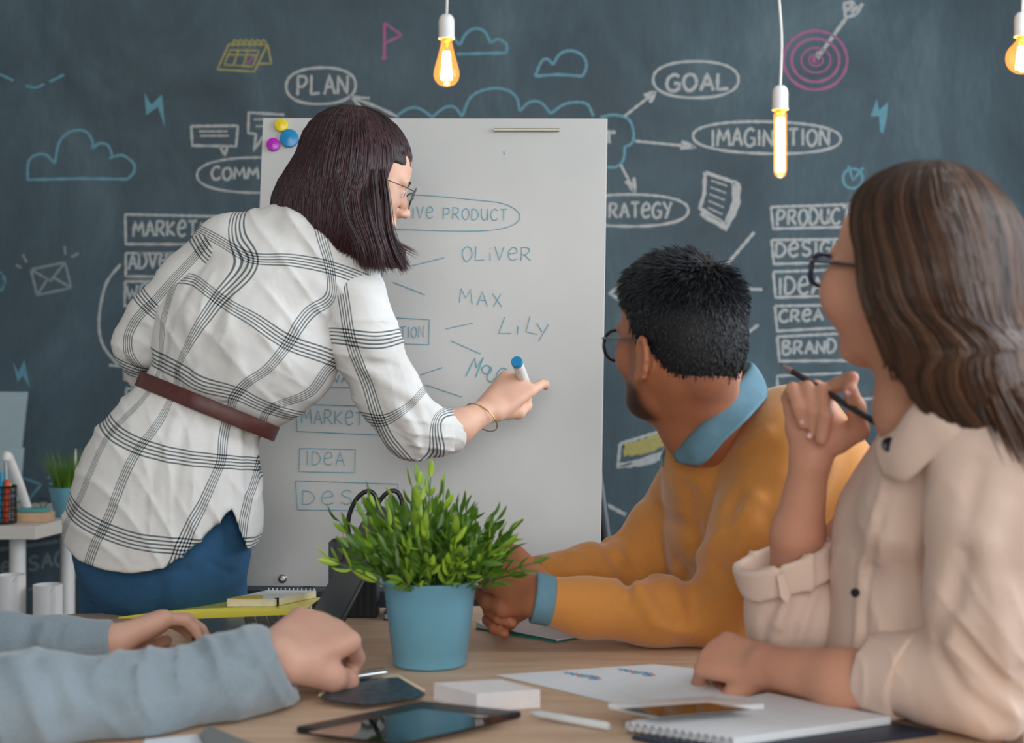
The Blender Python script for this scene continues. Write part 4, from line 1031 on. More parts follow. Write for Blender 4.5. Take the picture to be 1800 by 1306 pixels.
# ------------------------------------------------------------ side desk by the wall
dk = empty('side_desk', (-1.5, 4.1, 0), 'white desk against the chalkboard wall at the left', 'desk')
M_dk = simple('desk_laminate', (214, 212, 206), .5, .02)
x1 = P(63, 925, 3.86)[0]
m = MB(); m.slab([(-2.6, 3.86, .714), (x1, 3.86, .714), (-1.235, 4.3, .714), (-1.235, 4.56, .714), (-2.6, 4.56, .714)], (0, 0, .036)); m.build('desktop', M_dk, dk, bevel=.002)
a = P(31, 1000, 4.0)
for q in ((a[0], 4.0), (-2.45, 4.0), (a[0], 4.45), (-2.45, 4.45)):
    MB().lathe((q[0], q[1], 0), [(.03, 0), (.022, .01), (.022, .713)], 24).build('leg', M_white, dk, True)
zd = .7505
# grass in pot
gp = np.array([(122-CX)/FPX*4.12, 4.12, zd]); gr = empty('potted_grass', gp, 'tufty green artificial grass in a pale blue pot on the side desk', 'plant')
MB().lathe(gp, [(0, 0), (.040, 0), (.042, .003), (.057, .082), (.0575, .086), (.054, .086), (.052, .072), (0, .072)], 36).build('pot', M_teal, gr, True)
V = []; F = []; rs = random.Random(3)
for i in range(340):
    a = rs.uniform(0, 6.283); q = math.sqrt(rs.random())*.046; h = rs.uniform(.07, .125); ln = q/.046*rs.uniform(.2, .95)*.075; b = gp+np.array([q*math.cos(a), q*math.sin(a), .072]); aw = rs.uniform(0, 6.28); wx = .0016*np.array([math.cos(aw), math.sin(aw), 0]); k = len(V)
    for j in range(5):
        t = j/4; p = b+np.array([math.cos(a)*ln*t*t, math.sin(a)*ln*t*t, h*t]); V += [p-wx*(1-t*.92), p+wx*(1-t*.92)+np.array([0, 0, .0002])]
    F += [(k+2*j, k+2*j+1, k+2*j+3, k+2*j+2) for j in range(4)]
g_ = MB().add(V, F).build('grass_blades', m_leaf('grass_green', (70, 116, 24), (160, 196, 70)), gr); g_['kind'] = 'stuff'
MB().tube([gp+(.012, .02, .07), gp+(.012, .02, .155), gp+(.012, .02, .195)], [.005, .004, .001], 8).build('white_marker_stick', M_white, gr, True)
# screen panel and curved white lamp at the frame edge
mo = empty('monitor', (-1.75, 4.35, zd), 'pale grey blue screen panel standing on the side desk at the left edge', 'monitor')
M_pan = simple('pale_blue_panel', (150, 172, 182), .35, .03)
c = [P(-160, 688, 4.35), P(47, 689, 4.35), P(36, 788, 4.35), P(-160, 788, 4.35)]; m = MB(); m.slab(c[::-1], (0, .02, 0)); m.build('screen_back', M_pan, mo, bevel=.002)
c = [P(-160, 789, 4.34), P(40, 787, 4.34), P(32, 882, 4.3), P(-160, 882, 4.3)]; m = MB(); m.slab(c[::-1], (0, .02, 0)); m.build('screen_stand', M_pan, mo, bevel=.002)
la = empty('desk_lamp', (P(45, 890, 4.02)[0], 4.02, zd), 'white desk lamp with a curved arm on the side desk', 'lamp')
dl = 4.02; m = MB(); m.tube([P(x, y, dl) for x, y in ((8, 797), (16, 800), (24, 822), (34, 850), (44, 880), (48, 893))], [.008, .010, .012, .013, .013, .013], 10, flat=.4, up=(0, 1, 0)); m.build('arm', M_white, la, True)
m = MB(); m.lathe(P(12, 803, dl), [(0, -.012), (.012, -.010), (.014, .0), (.008, .014), (0, .016)], 18); m.build('lamp_head', M_white, la, True)
m = MB(); m.tube([P(10, 812, dl), P(11, 850, dl)], .004, 8); m.build('rod', M_steel, la, True)
m = MB(); m.lathe((P(46, 890, dl)[0], dl, zd), [(0, 0), (.045, 0), (.045, .006), (0, .012)], 28); m.build('base', M_white, la, True)
# mesh pen cup
cu = np.array([P(2, 900, 3.93)[0], 3.93, zd]); ce = empty('pen_cup', cu, 'black wire pen cup holding pens at the left edge of the side desk', 'pencil cup')
M_mesh = simple('black_wire', (18, 18, 20), .4, metal=.5)
for k in range(26):
    a = 2*math.pi*k/26; MB().tube([cu+(.040*math.cos(a), .040*math.sin(a), .001), cu+(.040*math.cos(a), .040*math.sin(a), .102)], .0012, 4).build('wire', M_mesh, ce)
for h in (.002, .018, .034, .050, .066, .084, .102):
    MB().tube([cu+(.040*math.cos(a), .040*math.sin(a), h) for a in np.linspace(0, 2*math.pi, 33)[:-1]], .0014 if h < .1 else .0028, 5, closed=True, up=(0, 0, 1)).build('ring', M_mesh, ce, True)
MB().lathe(cu, [(0, 0), (.039, 0), (.039, .002), (0, .002)], 24).build('cup_base', M_mesh, ce)
for dx, tx, h, c_, r_, lb in ((.0, .004, .142, (34, 150, 196), .0065, 'teal blue pen in the black wire cup'), (.016, .020, .122, (214, 84, 50), .009, 'orange pen with a rounded end in the black wire cup'), (-.010, .030, .112, (216, 178, 132), .004, 'light wooden stick leaning in the black wire cup'), (.022, .012, .09, (170, 60, 40), .005, 'red pen leaning low in the black wire cup')):
    a = cu+(dx, -.012, .004); b = cu+(tx, -.006, h); u = nrm(b-a); L_ = np.linalg.norm(b-a); e = empty('pen', a, lb, 'pen', 'pens in the black wire cup')
    MB().lathe(a, [(0, 0), (r_*.6, 0), (r_, .01), (r_, L_-.03)], 14, u).build('barrel', simple('pen_%d' % c_[0], c_, .4), e, True)
    MB().lathe(a, [(r_*1.06, L_-.03), (r_*1.06, L_-.006), (r_*.7, L_-.001), (0, L_)], 14, u).build('cap', simple('pen_%d' % c_[0], c_, .4), e, True)
# wooden block and teal pad, wire glasses
wx0, wx1 = P(34, 900, 4.0)[0], P(93, 900, 4.0)[0]
tag(MB().box((wx0, 3.95, zd), (wx1, 4.02, zd+.026)).build('wooden_block', simple('pale_wood', (206, 172, 138), .6, .1), bevel=.003, smooth=True), 'small pale wooden block on the side desk beside the pen cup', 'block')
tag(MB().box((wx0+.0, 3.965, zd+.0265), (wx1-.014, 4.03, zd+.036)).build('teal_eraser_pad', simple('teal_foam', (84, 164, 164), .7, .05), bevel=.003, smooth=True), 'flat teal pad lying on the wooden block', 'pad')
eg = empty('wire_spectacles', (P(75, 880, 4.12)[0], 4.12, zd), 'thin wire spectacles lying on the side desk behind the wooden block', 'glasses')
for x in (62, 90):
    c = P(x, 882, 4.12); c[2] = zd+.021; MB().tube([c+(.02*math.cos(a), .004*math.sin(a), .0195*math.sin(a)) for a in np.linspace(0, 2*math.pi, 25)[:-1]], .0013, 6, closed=True, up=(0, 1, 0)).build('rim', M_black, eg, True)
MB().tube([P(69, 878, 4.12), P(76, 875, 4.12), P(83, 878, 4.12)], .0012, 6).build('bridge', M_black, eg, True)
for x in (55, 97): c = P(x, 882, 4.12); c[2] = zd+.024; MB().tube([c, c+(.0, .04, -.002), c+(.0, .065, -.015)], .0013, 6).build('temple_arm', M_black, eg, True)
# paper rolls behind the grey sleeve
for (xa, xb, yt, dd_, lb) in ((57, 110, 1027, 3.3, 'white paper roll standing upright between the side desk and the meeting table'), (-8, 45, 1010, 3.3, 'wide white paper roll below the side desk leg at the left edge')):
    p0, p1 = P(xa, yt, dd_), P(xb, yt, dd_); c = (p0+p1)/2; r_ = (p1[0]-p0[0])/2; V = []; n = 70
    e = empty('paper_roll', (c[0], c[1], 0), lb, 'paper roll', 'paper rolls standing on the floor')
    for i in range(n):
        a = -2.4+i*4.4*math.pi/n; r = r_*(1-.16*i/n); V += [(c[0]+r*math.cos(a), c[1]+r*math.sin(a), 0.001), (c[0]+r*math.cos(a), c[1]+r*math.sin(a), c[2]-(.012 if i < 8 else 0))]
    o = MB().add(V, [(i*2, i*2+2, i*2+3, i*2+1) for i in range(n-1)]).build('rolled_sheet', M_paper, e, True)
    so = o.modifiers.new('s', 'SOLIDIFY'); so.thickness = .0008
# ------------------------------------------------------------ person A: woman writing on the board
def person(loc, label):
    return empty('person', loc, label, 'person')
def rbf(px, val, smooth=1e-3):
    """thin-plate interpolation over pixel positions"""
    X = np.array(px, float)/100; n = len(X); v = np.array(val, float)
    U = lambda r: np.where(r > 1e-9, r*r*np.log(r+1e-12), 0)
    K = U(np.linalg.norm(X[:, None]-X[None], axis=-1))+smooth*np.eye(n); Pm = np.hstack([np.ones((n, 1)), X])
    A = np.block([[K, Pm], [Pm.T, np.zeros((3, 3))]]); c = np.linalg.solve(A, np.concatenate([v, np.zeros(3)]))
    def f(q):
        q = np.asarray(q)/100; out = np.zeros(len(q))
        for s_ in range(0, len(q), 20000):
            b = q[s_:s_+20000]; out[s_:s_+20000] = U(np.linalg.norm(b[:, None]-X[None], axis=-1))@c[:n]+c[n]+b@c[n+1:]
        return out
    return f
def cloth_field(ul, vl, d0):
    """garment coordinates: thread lines ul/vl = {value: [points]} as seen on the pattern piece laid over the body (orthographic at depth d0)"""
    fu = rbf([p for k in ul for p in ul[k]], [k for k in ul for p in ul[k]]); fv = rbf([p for k in vl for p in vl[k]], [k for k in vl for p in vl[k]])
    def f(V):
        q = np.stack([CX+V[:, 0]*FPX/d0, CY-(V[:, 2]-CZ)*FPX/d0], -1)
        return np.stack([fu(q), fv(q), np.zeros(len(q))], -1)
    return f
PA = person((-.60, 2.58, 0), 'woman with a dark bob, plaid shirt and brown belt writing on the whiteboard')
fA_ = nrm((.90, .20, -.36)); RA = frame(fA_, nrm((.30, .05, 1))); cA = P(623, 312, 2.50)
# the body: head, neck, trunk, arms, hands, legs in one surface
F = Field()
LA = head(F, cA, RA, .95, female=True)
F.cone(cA+RA@np.array((0, -.03, -.05)), P(520, 430, 2.49), .05, .056, .03)
F.px([(505, 450, 2.49, 58), (455, 560, 2.48, 95), (385, 660, 2.48, 66)], .05, ax=(0, 1, 0), sq=.72)
F.px([(385, 660, 2.48, 66), (320, 790, 2.47, 92), (290, 930, 2.50, 92)], .04, ax=(0, 1, 0), sq=.72)
for x0, x1, x2 in ((225, 235, 235), (350, 352, 350)):
    F.chain([(P(x0, 960, 2.51), .062), (P(x1, 1070, 2.57), .056), (P(x1, 1310, 2.57), .046), (P(x2, 1700, 2.58), .034), (P(x2+4, 1755, 2.58), .034)], .03)
    F.chain([(P(x2+4, 1760, 2.58), .028), (P(x2+26, 1745, 2.66), .026)], .02)
# right arm
sh, el, wr = P(625, 520, 2.47), P(728, 762, 2.50), P(864, 718, 2.61)
F.chain([(sh, .046), (el, .036), (P(800, 752, 2.555), .030), (wr, .0215)], .02)
L_h = hand(F, wr, P(921, 664, 2.66)-wr, (-.15, -1, .25), 1, [(.35, .45, .3), (1.1, 1.3, .9), (1.2, 1.3, .9), (1.25, 1.3, .9)], thumb=[(.014, .012, -.012), (.036, .046, -.024), (.034, .076, -.036), (.022, .098, -.044)], s=.94)
# left arm, hand on the hip in front
F.chain([(P(395, 455, 2.46), .040), (P(248, 604, 2.50), .028), (P(305, 700, 2.60), .020)], .02)
hand(F, P(305, 700, 2.60), nrm((.9, .1, -.35)), (0, 1, .1), 1, [.5, .5, .55, .6], s=.92)
organic('body', F, .0034, SK_A, PA)
eyes(PA, LA, RA, .95)
glasses(PA, LA, RA, .95, 'rect', simple('thin_steel_rim', (90, 92, 96), .3, metal=.8), M_black, thick=.0013)
# shirt
hx = [90, 112, 150, 200, 240, 280, 310, 345, 380, 402, 413, 423, 436, 450, 470]
hy = [940, 957, 981, 993, 997, 994, 986, 960, 925, 899, 893, 925, 968, 940, 900]
dS = 2.42
def hem(X):
    px = CX+X[..., 0]*FPX/dS; v = (np.interp(px, hx, hy)-(CY-(X[..., 2]-CZ)*FPX/dS))*-1*dS/FPX; sl = (np.interp(px+3, hx, hy)-np.interp(px-3, hx, hy))/6; return v/np.sqrt(1+sl*sl)
F = Field()
F.px([(420, 440, 2.45, 52), (510, 430, 2.46, 48), (590, 470, 2.47, 52), (612, 512, 2.47, 58)], .05, ax=(0, 1, 0), sq=.9)
F.px([(395, 445, 2.46, 58), (470, 500, 2.47, 118)], .05, ax=(0, 1, 0), sq=.8)
F.px([(470, 500, 2.47, 122), (428, 600, 2.47, 158), (354, 696, 2.48, 84)], .02, ax=(0, 1, 0), sq=.74)
F.px([(505, 620, 2.47, 72), (455, 665, 2.47, 60)], .05, ax=(0, 1, 0), sq=.9)
F.px([(350, 714, 2.48, 84), (332, 752, 2.48, 108), (302, 840, 2.47, 149), (288, 930, 2.47, 163), (280, 1010, 2.47, 166)], .03, ax=(0, 1, 0), sq=.74)
F.px([(489, 382, 2.455, 21), (516, 398, 2.42, 20), (560, 432, 2.42, 19), (592, 450, 2.46, 20)], .02)
F.fn(hem, 'i', .003)
F.px([(300, 860, 2.47, 128), (282, 1080, 2.47, 148)], .01, 's', ax=(0, 1, 0), sq=.72)
F.fpx([(258, 676, 2.38), (300, 684, 2.37), (347, 703, 2.37), (400, 722, 2.37), (450, 750, 2.40)], .016, .008)
for a in ([(430, 450, 2.35), (400, 520, 2.34), (330, 660, 2.37)], [(360, 450, 2.38), (300, 560, 2.37), (280, 650, 2.40)]): F.fpx(a, .010, .005)
F.fpx([(560, 505, 2.36), (520, 560, 2.33), (400, 600, 2.33)], .018, -.006); F.fpx([(600, 560, 2.38), (520, 600, 2.33), (440, 640, 2.33)], .02, .006)
F.fpx([(400, 560, 2.33), (420, 640, 2.34), (400, 700, 2.36)], .014, -.005); F.fpx([(330, 560, 2.35), (350, 640, 2.34), (340, 690, 2.36)], .012, -.005)
F.fpx([(470, 660, 2.36), (430, 690, 2.37), (400, 712, 2.38)], .009, .006); F.fpx([(310, 660, 2.36), (318, 690, 2.38)], .008, .005)
for x in (285, 320, 360, 400, 425): F.fpx([(x+8, 725+(x-300)*.25, 2.37), (x-(350-x)*.15, 800, 2.35), (x-(350-x)*.3-10, 900, 2.34)], .009, .0045)
F.fpx([(440, 760, 2.40), (446, 860, 2.40)], .01, .004)
F.crease((.8, 0, .6), .055, .0045, 3, 1.4); F.crease((.9, 0, -.45), .048, .0035, 5, 1.5, c=P(380, 560, 2.35), R=.16); F.crease((.95, 0, .3), .042, .0045, 8, 1.2, c=P(330, 830, 2.35), R=.15); F.crease((.4, 0, .9), .030, .004, 11, 1.5, c=P(350, 690, 2.38), R=.06); F.crease((.4, .3, .9), .034, .004, 12, 1.5, c=P(560, 630, 2.38), R=.08)
ul = {-1: [(300, 480), (282, 560), (273, 635), (262, 665), (238, 708), (192, 758), (165, 810), (140, 870)],
      0: [(408, 385), (414, 420), (436, 455), (387, 525), (345, 590), (308, 652), (302, 680), (290, 712), (250, 783), (218, 850), (187, 928), (165, 972)],
      1: [(560, 405), (577, 468), (578, 520), (545, 545), (508, 603), (465, 655), (418, 692), (402, 718), (392, 745), (387, 812), (362, 880), (328, 957), (316, 990)],
      2: [(640, 480), (632, 560), (600, 620), (570, 648), (540, 690), (466, 722), (446, 770), (437, 840), (425, 900), (418, 960)]}
vl = {0: [(340, 400), (370, 415), (436, 452), (500, 456), (577, 468), (640, 490)], 1: [(300, 485), (335, 490), (387, 525), (450, 562), (508, 603), (560, 622), (600, 640)],
      2: [(262, 632), (308, 650), (360, 678), (418, 692), (455, 712), (500, 730)], 3: [(170, 742), (192, 758), (250, 784), (320, 802), (387, 812), (435, 820)], 4: [(110, 890), (125, 901), (187, 928), (250, 947), (328, 957), (365, 962), (440, 965)], -1: [(480, 340), (590, 360), (660, 390)]}
shirtF = F; shirt = organic('shirt', F, .0040, M_plaid, PA, attr={'plaid': cloth_field(ul, vl, 2.38)})
# right sleeve
F = Field()
F.px([(618, 520, 2.47, 62), (640, 600, 2.47, 58), (682, 690, 2.49, 53), (726, 752, 2.50, 49)], .03)
F.px([(726, 754, 2.50, 50), (772, 758, 2.54, 42)], .03)
F.px([(768, 762, 2.535, 42), (786, 757, 2.55, 38)], .006)
F.fn(lambda X: (X-P(786, 757, 2.55))@nrm((.93, .3, .18)), 'i', .004)
F.crease((.2, 0, 1), .035, .004, 21, 1.6); F.crease((1, 0, .7), .030, .0035, 23, 1.6, c=P(715, 745, 2.46), R=.08)
for a, am in (([(640, 650, 2.42), (690, 680, 2.44), (728, 700, 2.46)], -.005), ([(620, 640, 2.43), (660, 700, 2.43), (700, 780, 2.45)], .006), ([(720, 715, 2.45), (745, 750, 2.46), (748, 790, 2.47)], .006), ([(700, 720, 2.44), (730, 760, 2.45)], -.005), ([(600, 600, 2.42), (650, 640, 2.42), (690, 640, 2.44)], .005), ([(755, 725, 2.48), (765, 760, 2.48), (758, 800, 2.50)], .006), ([(575, 560, 2.44), (600, 600, 2.42)], .006), ([(700, 760, 2.45), (720, 790, 2.46)], .006)): F.fpx(a, .010, am)
ul = {0: [(608, 530), (620, 600), (648, 680), (680, 775), (700, 800)], -1: [(505, 545), (515, 620), (535, 700), (565, 800)], 1: [(715, 520), (728, 595), (752, 660), (790, 700), (810, 715)]}
vl = {0: [(560, 590), (590, 590), (620, 594), (680, 597)], 1: [(640, 737), (672, 740), (700, 727), (728, 706)], 2: [(745, 820), (765, 800), (770, 730), (800, 722)], -1: [(570, 460), (620, 458), (690, 460)]}
ul = {k-.0: v for k, v in ul.items()}
fS = cloth_field(ul, vl, 2.44); organic('sleeve', F, .0036, M_plaid, shirt, attr={'plaid': fS})
F = Field(); ca, cb2 = P(764, 761, 2.532), P(796, 757, 2.56); ua = nrm(cb2-ca); F.chain([(ca-ua*.01, .0435), (cb2+ua*.01, .0400)], .004); F.crease((.3, .2, 1), .022, .0015, 31, 1.2)
F.fn(lambda X: (X-cb2)@nrm(ua+np.array((0, 0, .1))), 'i', .004); F.fn(lambda X: -(X-ca)@nrm(ua+np.array((0, 0, .25))), 'i', .004); F.chain([(ca-ua*.002, .030), (cb2+ua*.05, .0335)], .004, 's')
organic('cuff', F, .0026, M_plaid, shirt, attr={'plaid': fS})
# left sleeve
F = Field()
F.px([(392, 448, 2.46, 60), (335, 500, 2.475, 52), (275, 560, 2.49, 46), (246, 604, 2.50, 44)], .03)
F.px([(246, 604, 2.50, 44), (260, 650, 2.55, 36), (288, 692, 2.60, 30)], .02)
F.crease((.6, 0, .8), .032, .004, 41, 1.5)
F.fpx([(250, 580, 2.46), (262, 620, 2.48)], .012, .006); F.fpx([(225, 640, 2.47), (262, 655, 2.49)], .008, .005); F.fpx([(300, 520, 2.42), (270, 600, 2.44)], .01, .005)
ul = {0: [(340, 462), (310, 492), (263, 538), (226, 580), (222, 620), (240, 655), (256, 690)], 1: [(400, 520), (360, 560), (330, 600), (310, 640), (320, 690)], -1: [(280, 420), (240, 460), (190, 500), (150, 570), (150, 650)]}
vl = {0: [(238, 515), (263, 538), (290, 560)], 1: [(215, 650), (240, 658), (275, 660)], -1: [(350, 420), (372, 450), (400, 470)]}
organic('sleeve', F, .004, M_plaid, shirt, attr={'plaid': cloth_field(ul, vl, 2.44)})
# belt
ax_ = nrm((.376, .10, .925)); cb_ = P(352, 709, 2.48); e1 = nrm(np.cross((0, 1, 0), ax_)); e1 = e1 if e1[0] > 0 else -e1; e2 = nrm(np.cross(ax_, e1)); V = []; n = 72
ring = []
for h_ in (-.0125, 0, .0125):
    an = np.arange(n)*2*math.pi/n; D = e1*np.cos(an)[:, None]+e2*np.sin(an)[:, None]; ring.append(np.linalg.norm(march(shirtF, np.tile(cb_+ax_*h_, (n, 1)), D, .2, 0)-(cb_+ax_*h_), axis=1))
rr_ = np.max(ring, 0)
for _ in range(4): rr_ = (np.roll(rr_, 1)+2*rr_+np.roll(rr_, -1))/4
for i in range(n):
    a = 2*math.pi*i/n; D = e1*math.cos(a)+e2*math.sin(a); r0 = rr_[i]+.0006
    V += [cb_+D*r0-ax_*.0135, cb_+D*(r0+.0028)-ax_*.0135, cb_+D*(r0+.0036)-ax_*.012, cb_+D*(r0+.0036)+ax_*.012, cb_+D*(r0+.0028)+ax_*.0135, cb_+D*r0+ax_*.0135]
MB().add(V, [(i*6+k, i*6+(k+1) % 6, ((i+1) % n)*6+(k+1) % 6, ((i+1) % n)*6+k) for i in range(n) for k in range(6)]).build('belt', M_belt, PA, True)
# jeans
F = Field()
F.px([(300, 850, 2.47, 120), (285, 950, 2.48, 143)], .04, ax=(0, 1, 0), sq=.68)
F.chain([(P(218, 960, 2.50), .080), (P(226, 1060, 2.565), .074), (P(230, 1310, 2.57), .058), (P(232, 1700, 2.58), .05)], .03)
F.chain([(P(352, 950, 2.50), .082), (P(349, 1060, 2.565), .076), (P(350, 1310, 2.57), .058), (P(350, 1700, 2.58), .05)], .03)
F.px([(285, 950, 2.49, 120), (287, 1015, 2.545, 118)], .04, ax=(0, 1, 0), sq=.62)
F.fpx([(268, 980, 2.36), (285, 1080, 2.37)], .012, .010); F.fpx([(400, 930, 2.38), (403, 1060, 2.38)], .0022, .002); F.fpx([(390, 925, 2.38), (398, 1060, 2.38)], .004, -.0015)
F.fpx([(240, 1010, 2.35), (330, 1000, 2.35)], .006, .003); F.fpx([(370, 990, 2.36), (410, 1010, 2.38)], .006, .003)
organic('jeans', F, .0055, M_jeans, PA)
for x in (241, 358):
    F = Field(); F.chain([(P(x-6, 1760, 2.55), .037), (P(x+10, 1752, 2.61), .037), (P(x+24, 1735, 2.69), .031)], .02); F.fn(lambda X: .002-X[..., 2], 'i', .002); F.fn(lambda X: X[..., 2]-.075, 'i', .01); organic('shoe', F, .006, simple('white_sneaker', (210, 208, 204), .6), PA)
# hair: dark bob with fringe
MH = m_hair('dark_brown_hair', (20, 12, 15), (92, 56, 62), .42); MHs = simple('hair_under', (24, 15, 18), .6, .2, 60)
F = Field()
F.ell(LA(0, -.012, .036), (.079, .097, .086), RA); F.ell(P(608, 318, 2.50), (.076, .093, .082), k=.03)
F.px([(608, 326, 2.49, 78), (568, 364, 2.49, 72), (590, 400, 2.48, 72)], .03); F.px([(620, 330, 2.49, 78), (640, 400, 2.48, 62), (668, 440, 2.48, 42)], .05)
F.px([(555, 352, 2.49, 62), (545, 370, 2.49, 58)], .03)
bx = [440, 483, 520, 560, 610, 660, 715, 760]; by = [330, 368, 408, 432, 452, 463, 474, 480]
F.fn(lambda X: ((CY-(X[..., 2]-CZ)*FPX/2.45)-np.interp(CX+X[..., 0]*FPX/2.45, bx, by))*2.45/FPX*.75, 'i', .004)
# open the face side
F.fn(lambda X: (lambda q: np.maximum(np.maximum(.046-q[..., 1], q[..., 2]-.040), -.085-q[..., 2]))((X-cA)@RA), 's', .012)
hairA = organic('hair', F, .0048, MHs, PA)
def bob_strands():
    rs = np.random.RandomState(5); N_ = 3600; m_ = 22
    th = rs.uniform(0, 2*math.pi, N_); tt = np.linspace(0, 1, m_)
    cr = P(632, 300, 2.50); Q = np.zeros((N_, m_, 3))
    for j, t in enumerate(tt):
        s_ = t**.85
        phi = np.minimum(1, s_*2.1)*math.pi/2+max(0, s_-.72)*1.6                      # from the crown outwards
        O = cr+(P(596, 420, 2.485)-cr)*np.clip((s_-.38)/.62, 0, 1)*1.0; O = np.tile(O, (N_, 1))
        D = np.stack([np.cos(th)*np.sin(phi)-.04*np.cos(phi), np.sin(th)*np.sin(phi), np.full(N_, np.cos(phi))], -1); D /= np.linalg.norm(D, axis=-1, keepdims=True)
        Q[:, j] = march(F, O, D, .24, 0)+D*(rs.uniform(-.0004, .0036, N_)[:, None])
    # drop what runs over the open face
    q = (Q-cA)@RA; bad = ((q[..., 1] > .054) & (q[..., 2] < .026) & (q[..., 2] > -.10))
    end = np.where(bad.any(1), bad.argmax(1), m_)
    keep = end > 6; Q = Q[keep]; end = end[keep]
    out = np.zeros_like(Q)
    for i in range(len(Q)):
        e = end[i]; x = np.linspace(0, e-1, m_); k = np.floor(x).astype(int).clip(0, e-2); f = (x-k)[:, None]; out[i] = Q[i, k]*(1-f)+Q[i, k+1]*f
    tip = out[:, -1]-out[:, -3]; L_ = np.linalg.norm(tip, axis=-1, keepdims=True)+1e-6
    low = out[:, -1, 2] < P(0, 330, 2.48)[2]
    ext = rs.uniform(-.004, .014, len(out))[:, None]*low[:, None]
    out[:, -1] = out[:, -2]+tip/L_*(np.linalg.norm(out[:, -1]-out[:, -2], axis=-1, keepdims=True)+ext)+rs.normal(0, .0012, (len(out), 3))
    # soft clumps
    g = rs.randint(0, 60, len(out)); off = rs.normal(0, 1, (60, 3)); out += off[g][:, None, :]*.0016*np.linspace(0, 1, m_)[None, :, None]
    rnd = np.clip(rs.beta(1.3, 2.4, len(out))*.8+.25*rs.rand(60)[g], 0, 1)
    return strands_mesh(out, rs.uniform(.0007, .0014, len(out)), 'hair_strands', MH, hairA, rnd)
bob_strands()
def lock(name, pts, n, spread, r, mat, parent, seed=1, rnd=None, tipx=1.0):
    rs = np.random.RandomState(seed); c = np.array(spline(pts, 5)); m_ = len(c); o = rs.normal(0, 1, (n, 1, 3))*spread; w_ = (np.linspace(.35, 1, m_)**1)[None, :, None]*tipx
    Q = c[None]+o*w_+rs.normal(0, .15, (n, m_, 3))*spread*.1
    return strands_mesh(Q, rs.uniform(.7, 1.2, n)*r, name, mat, parent, rnd)
lock('hair_lock', [P(672, 300, 2.415), P(678, 350, 2.41), P(682, 400, 2.41), P(694, 440, 2.42), P(711, 472, 2.43)], 260, .0055, .0009, MH, hairA, 1)
lock('hair_lock', [P(655, 300, 2.405), P(660, 350, 2.40), P(665, 400, 2.40), P(676, 440, 2.41), P(688, 470, 2.42)], 200, .005, .0009, MH, hairA, 4)
for i_, (a_, b_) in enumerate(((600, 640), (622, 656), (640, 670))): lock('hair_lock', [P(a_, 330, 2.398+i_*.002), P(a_+8, 380, 2.396), P(b_-8, 430, 2.402), P(b_, 466+i_*3, 2.412)], 170, .006, .0010, MH, hairA, 10+i_)
lock('hair_lock', [P(676, 400, 2.42), P(695, 425, 2.42), P(735, 447, 2.44)], 16, .0035, .0005, MH, hairA, 2)
# marker, bracelet, ring
rx_ = nrm(L_h(0, math.cos(1.1), -math.sin(1.1))-L_h(0, 0, 0)); rc = L_h(.010, .0985, -.0165); ra_ = nrm(np.cross(rx_, (0, 0, 1))); rb_ = np.cross(rx_, ra_)
MB().tube([rc+(ra_*math.cos(a)+rb_*math.sin(a))*.0104 for a in np.linspace(0, 2*math.pi, 29)[:-1]], .0011, 6, closed=True, up=rx_).build('finger_ring', M_gold, PA, True)
mk0, mk1 = P(908, 635, 2.585), P(927, 684, 2.70); u = nrm(mk1-mk0)
e = empty('marker_pen', mk0, 'whiteboard marker with a blue end held by the woman in plaid', 'marker')
MB().lathe(mk0, [(0, 0), (.0098, 0), (.0105, .001), (.0105, .010), (.0098, .011)], 24, u).build('blue_end', simple('marker_blue', (26, 132, 184), .35, .02), e, True)
MB().lathe(mk0, [(.0100, .0105), (.0100, .09), (.0080, .094), (.006, .104), (.0035, .106)], 24, u).build('barrel', M_white, e, True)
MB().lathe(mk0, [(.0035, .106), (.003, .113), (0, .116)], 12, u).build('felt_tip', simple('felt_blue', (30, 100, 150), .8), e, True)
bc = P(846, 730, 2.595); ba = nrm(wr-P(800, 752, 2.555)); b1 = nrm(np.cross(ba, (0, 1, 0))); b2 = np.cross(ba, b1)
ba2 = nrm(ba+b1*.35); b1 = nrm(np.cross(ba2, (0, 1, 0))); b2 = np.cross(ba2, b1)
MB().tube([bc+b1*(.0345*math.cos(a))+b2*.031*math.sin(a)-np.array((0, 0, .004)) for a in np.linspace(0, 2*math.pi, 41)[:-1]], .0010, 8, closed=True, up=ba2).build('bracelet', M_gold, PA, True)
# ------------------------------------------------------------ person C: man in mustard sweater
PC = person((.42, 2.35, 0), 'man in a mustard sweater with short black hair and round glasses leaning on the table')
fC = nrm((-.54, .84, .0)); RC = frame(fC, nrm((.02, .02, 1))); cC = P(1192, 602, 2.13)
F = Field(); LC = head(F, cC, RC, 1.0)
F.chain([(LC(0, -.04, -.04), .060), (P(1235, 740, 2.18), .062), (P(1262, 800, 2.24), .055)], .03)
F.ell(LC(0, .045, -.085), (.045, .04, .028), RC, .025)
F.chain([(P(1285, 870, 2.28), .06), (P(1335, 960, 2.33), .105), (P(1370, 1180, 2.42), .12)], .05, ax=(-.2, .97, 0), sq=1.25)
for sx in (-.11, .11): F.chain([(np.array((.50, 2.42+sx, .50)), .085), (np.array((.08, 2.40+sx*1.3, .48)), .060), (np.array((.06, 2.42+sx*1.3, .08)), .04), (np.array((-.06, 2.42+sx*1.3, .045)), .035)], .03)
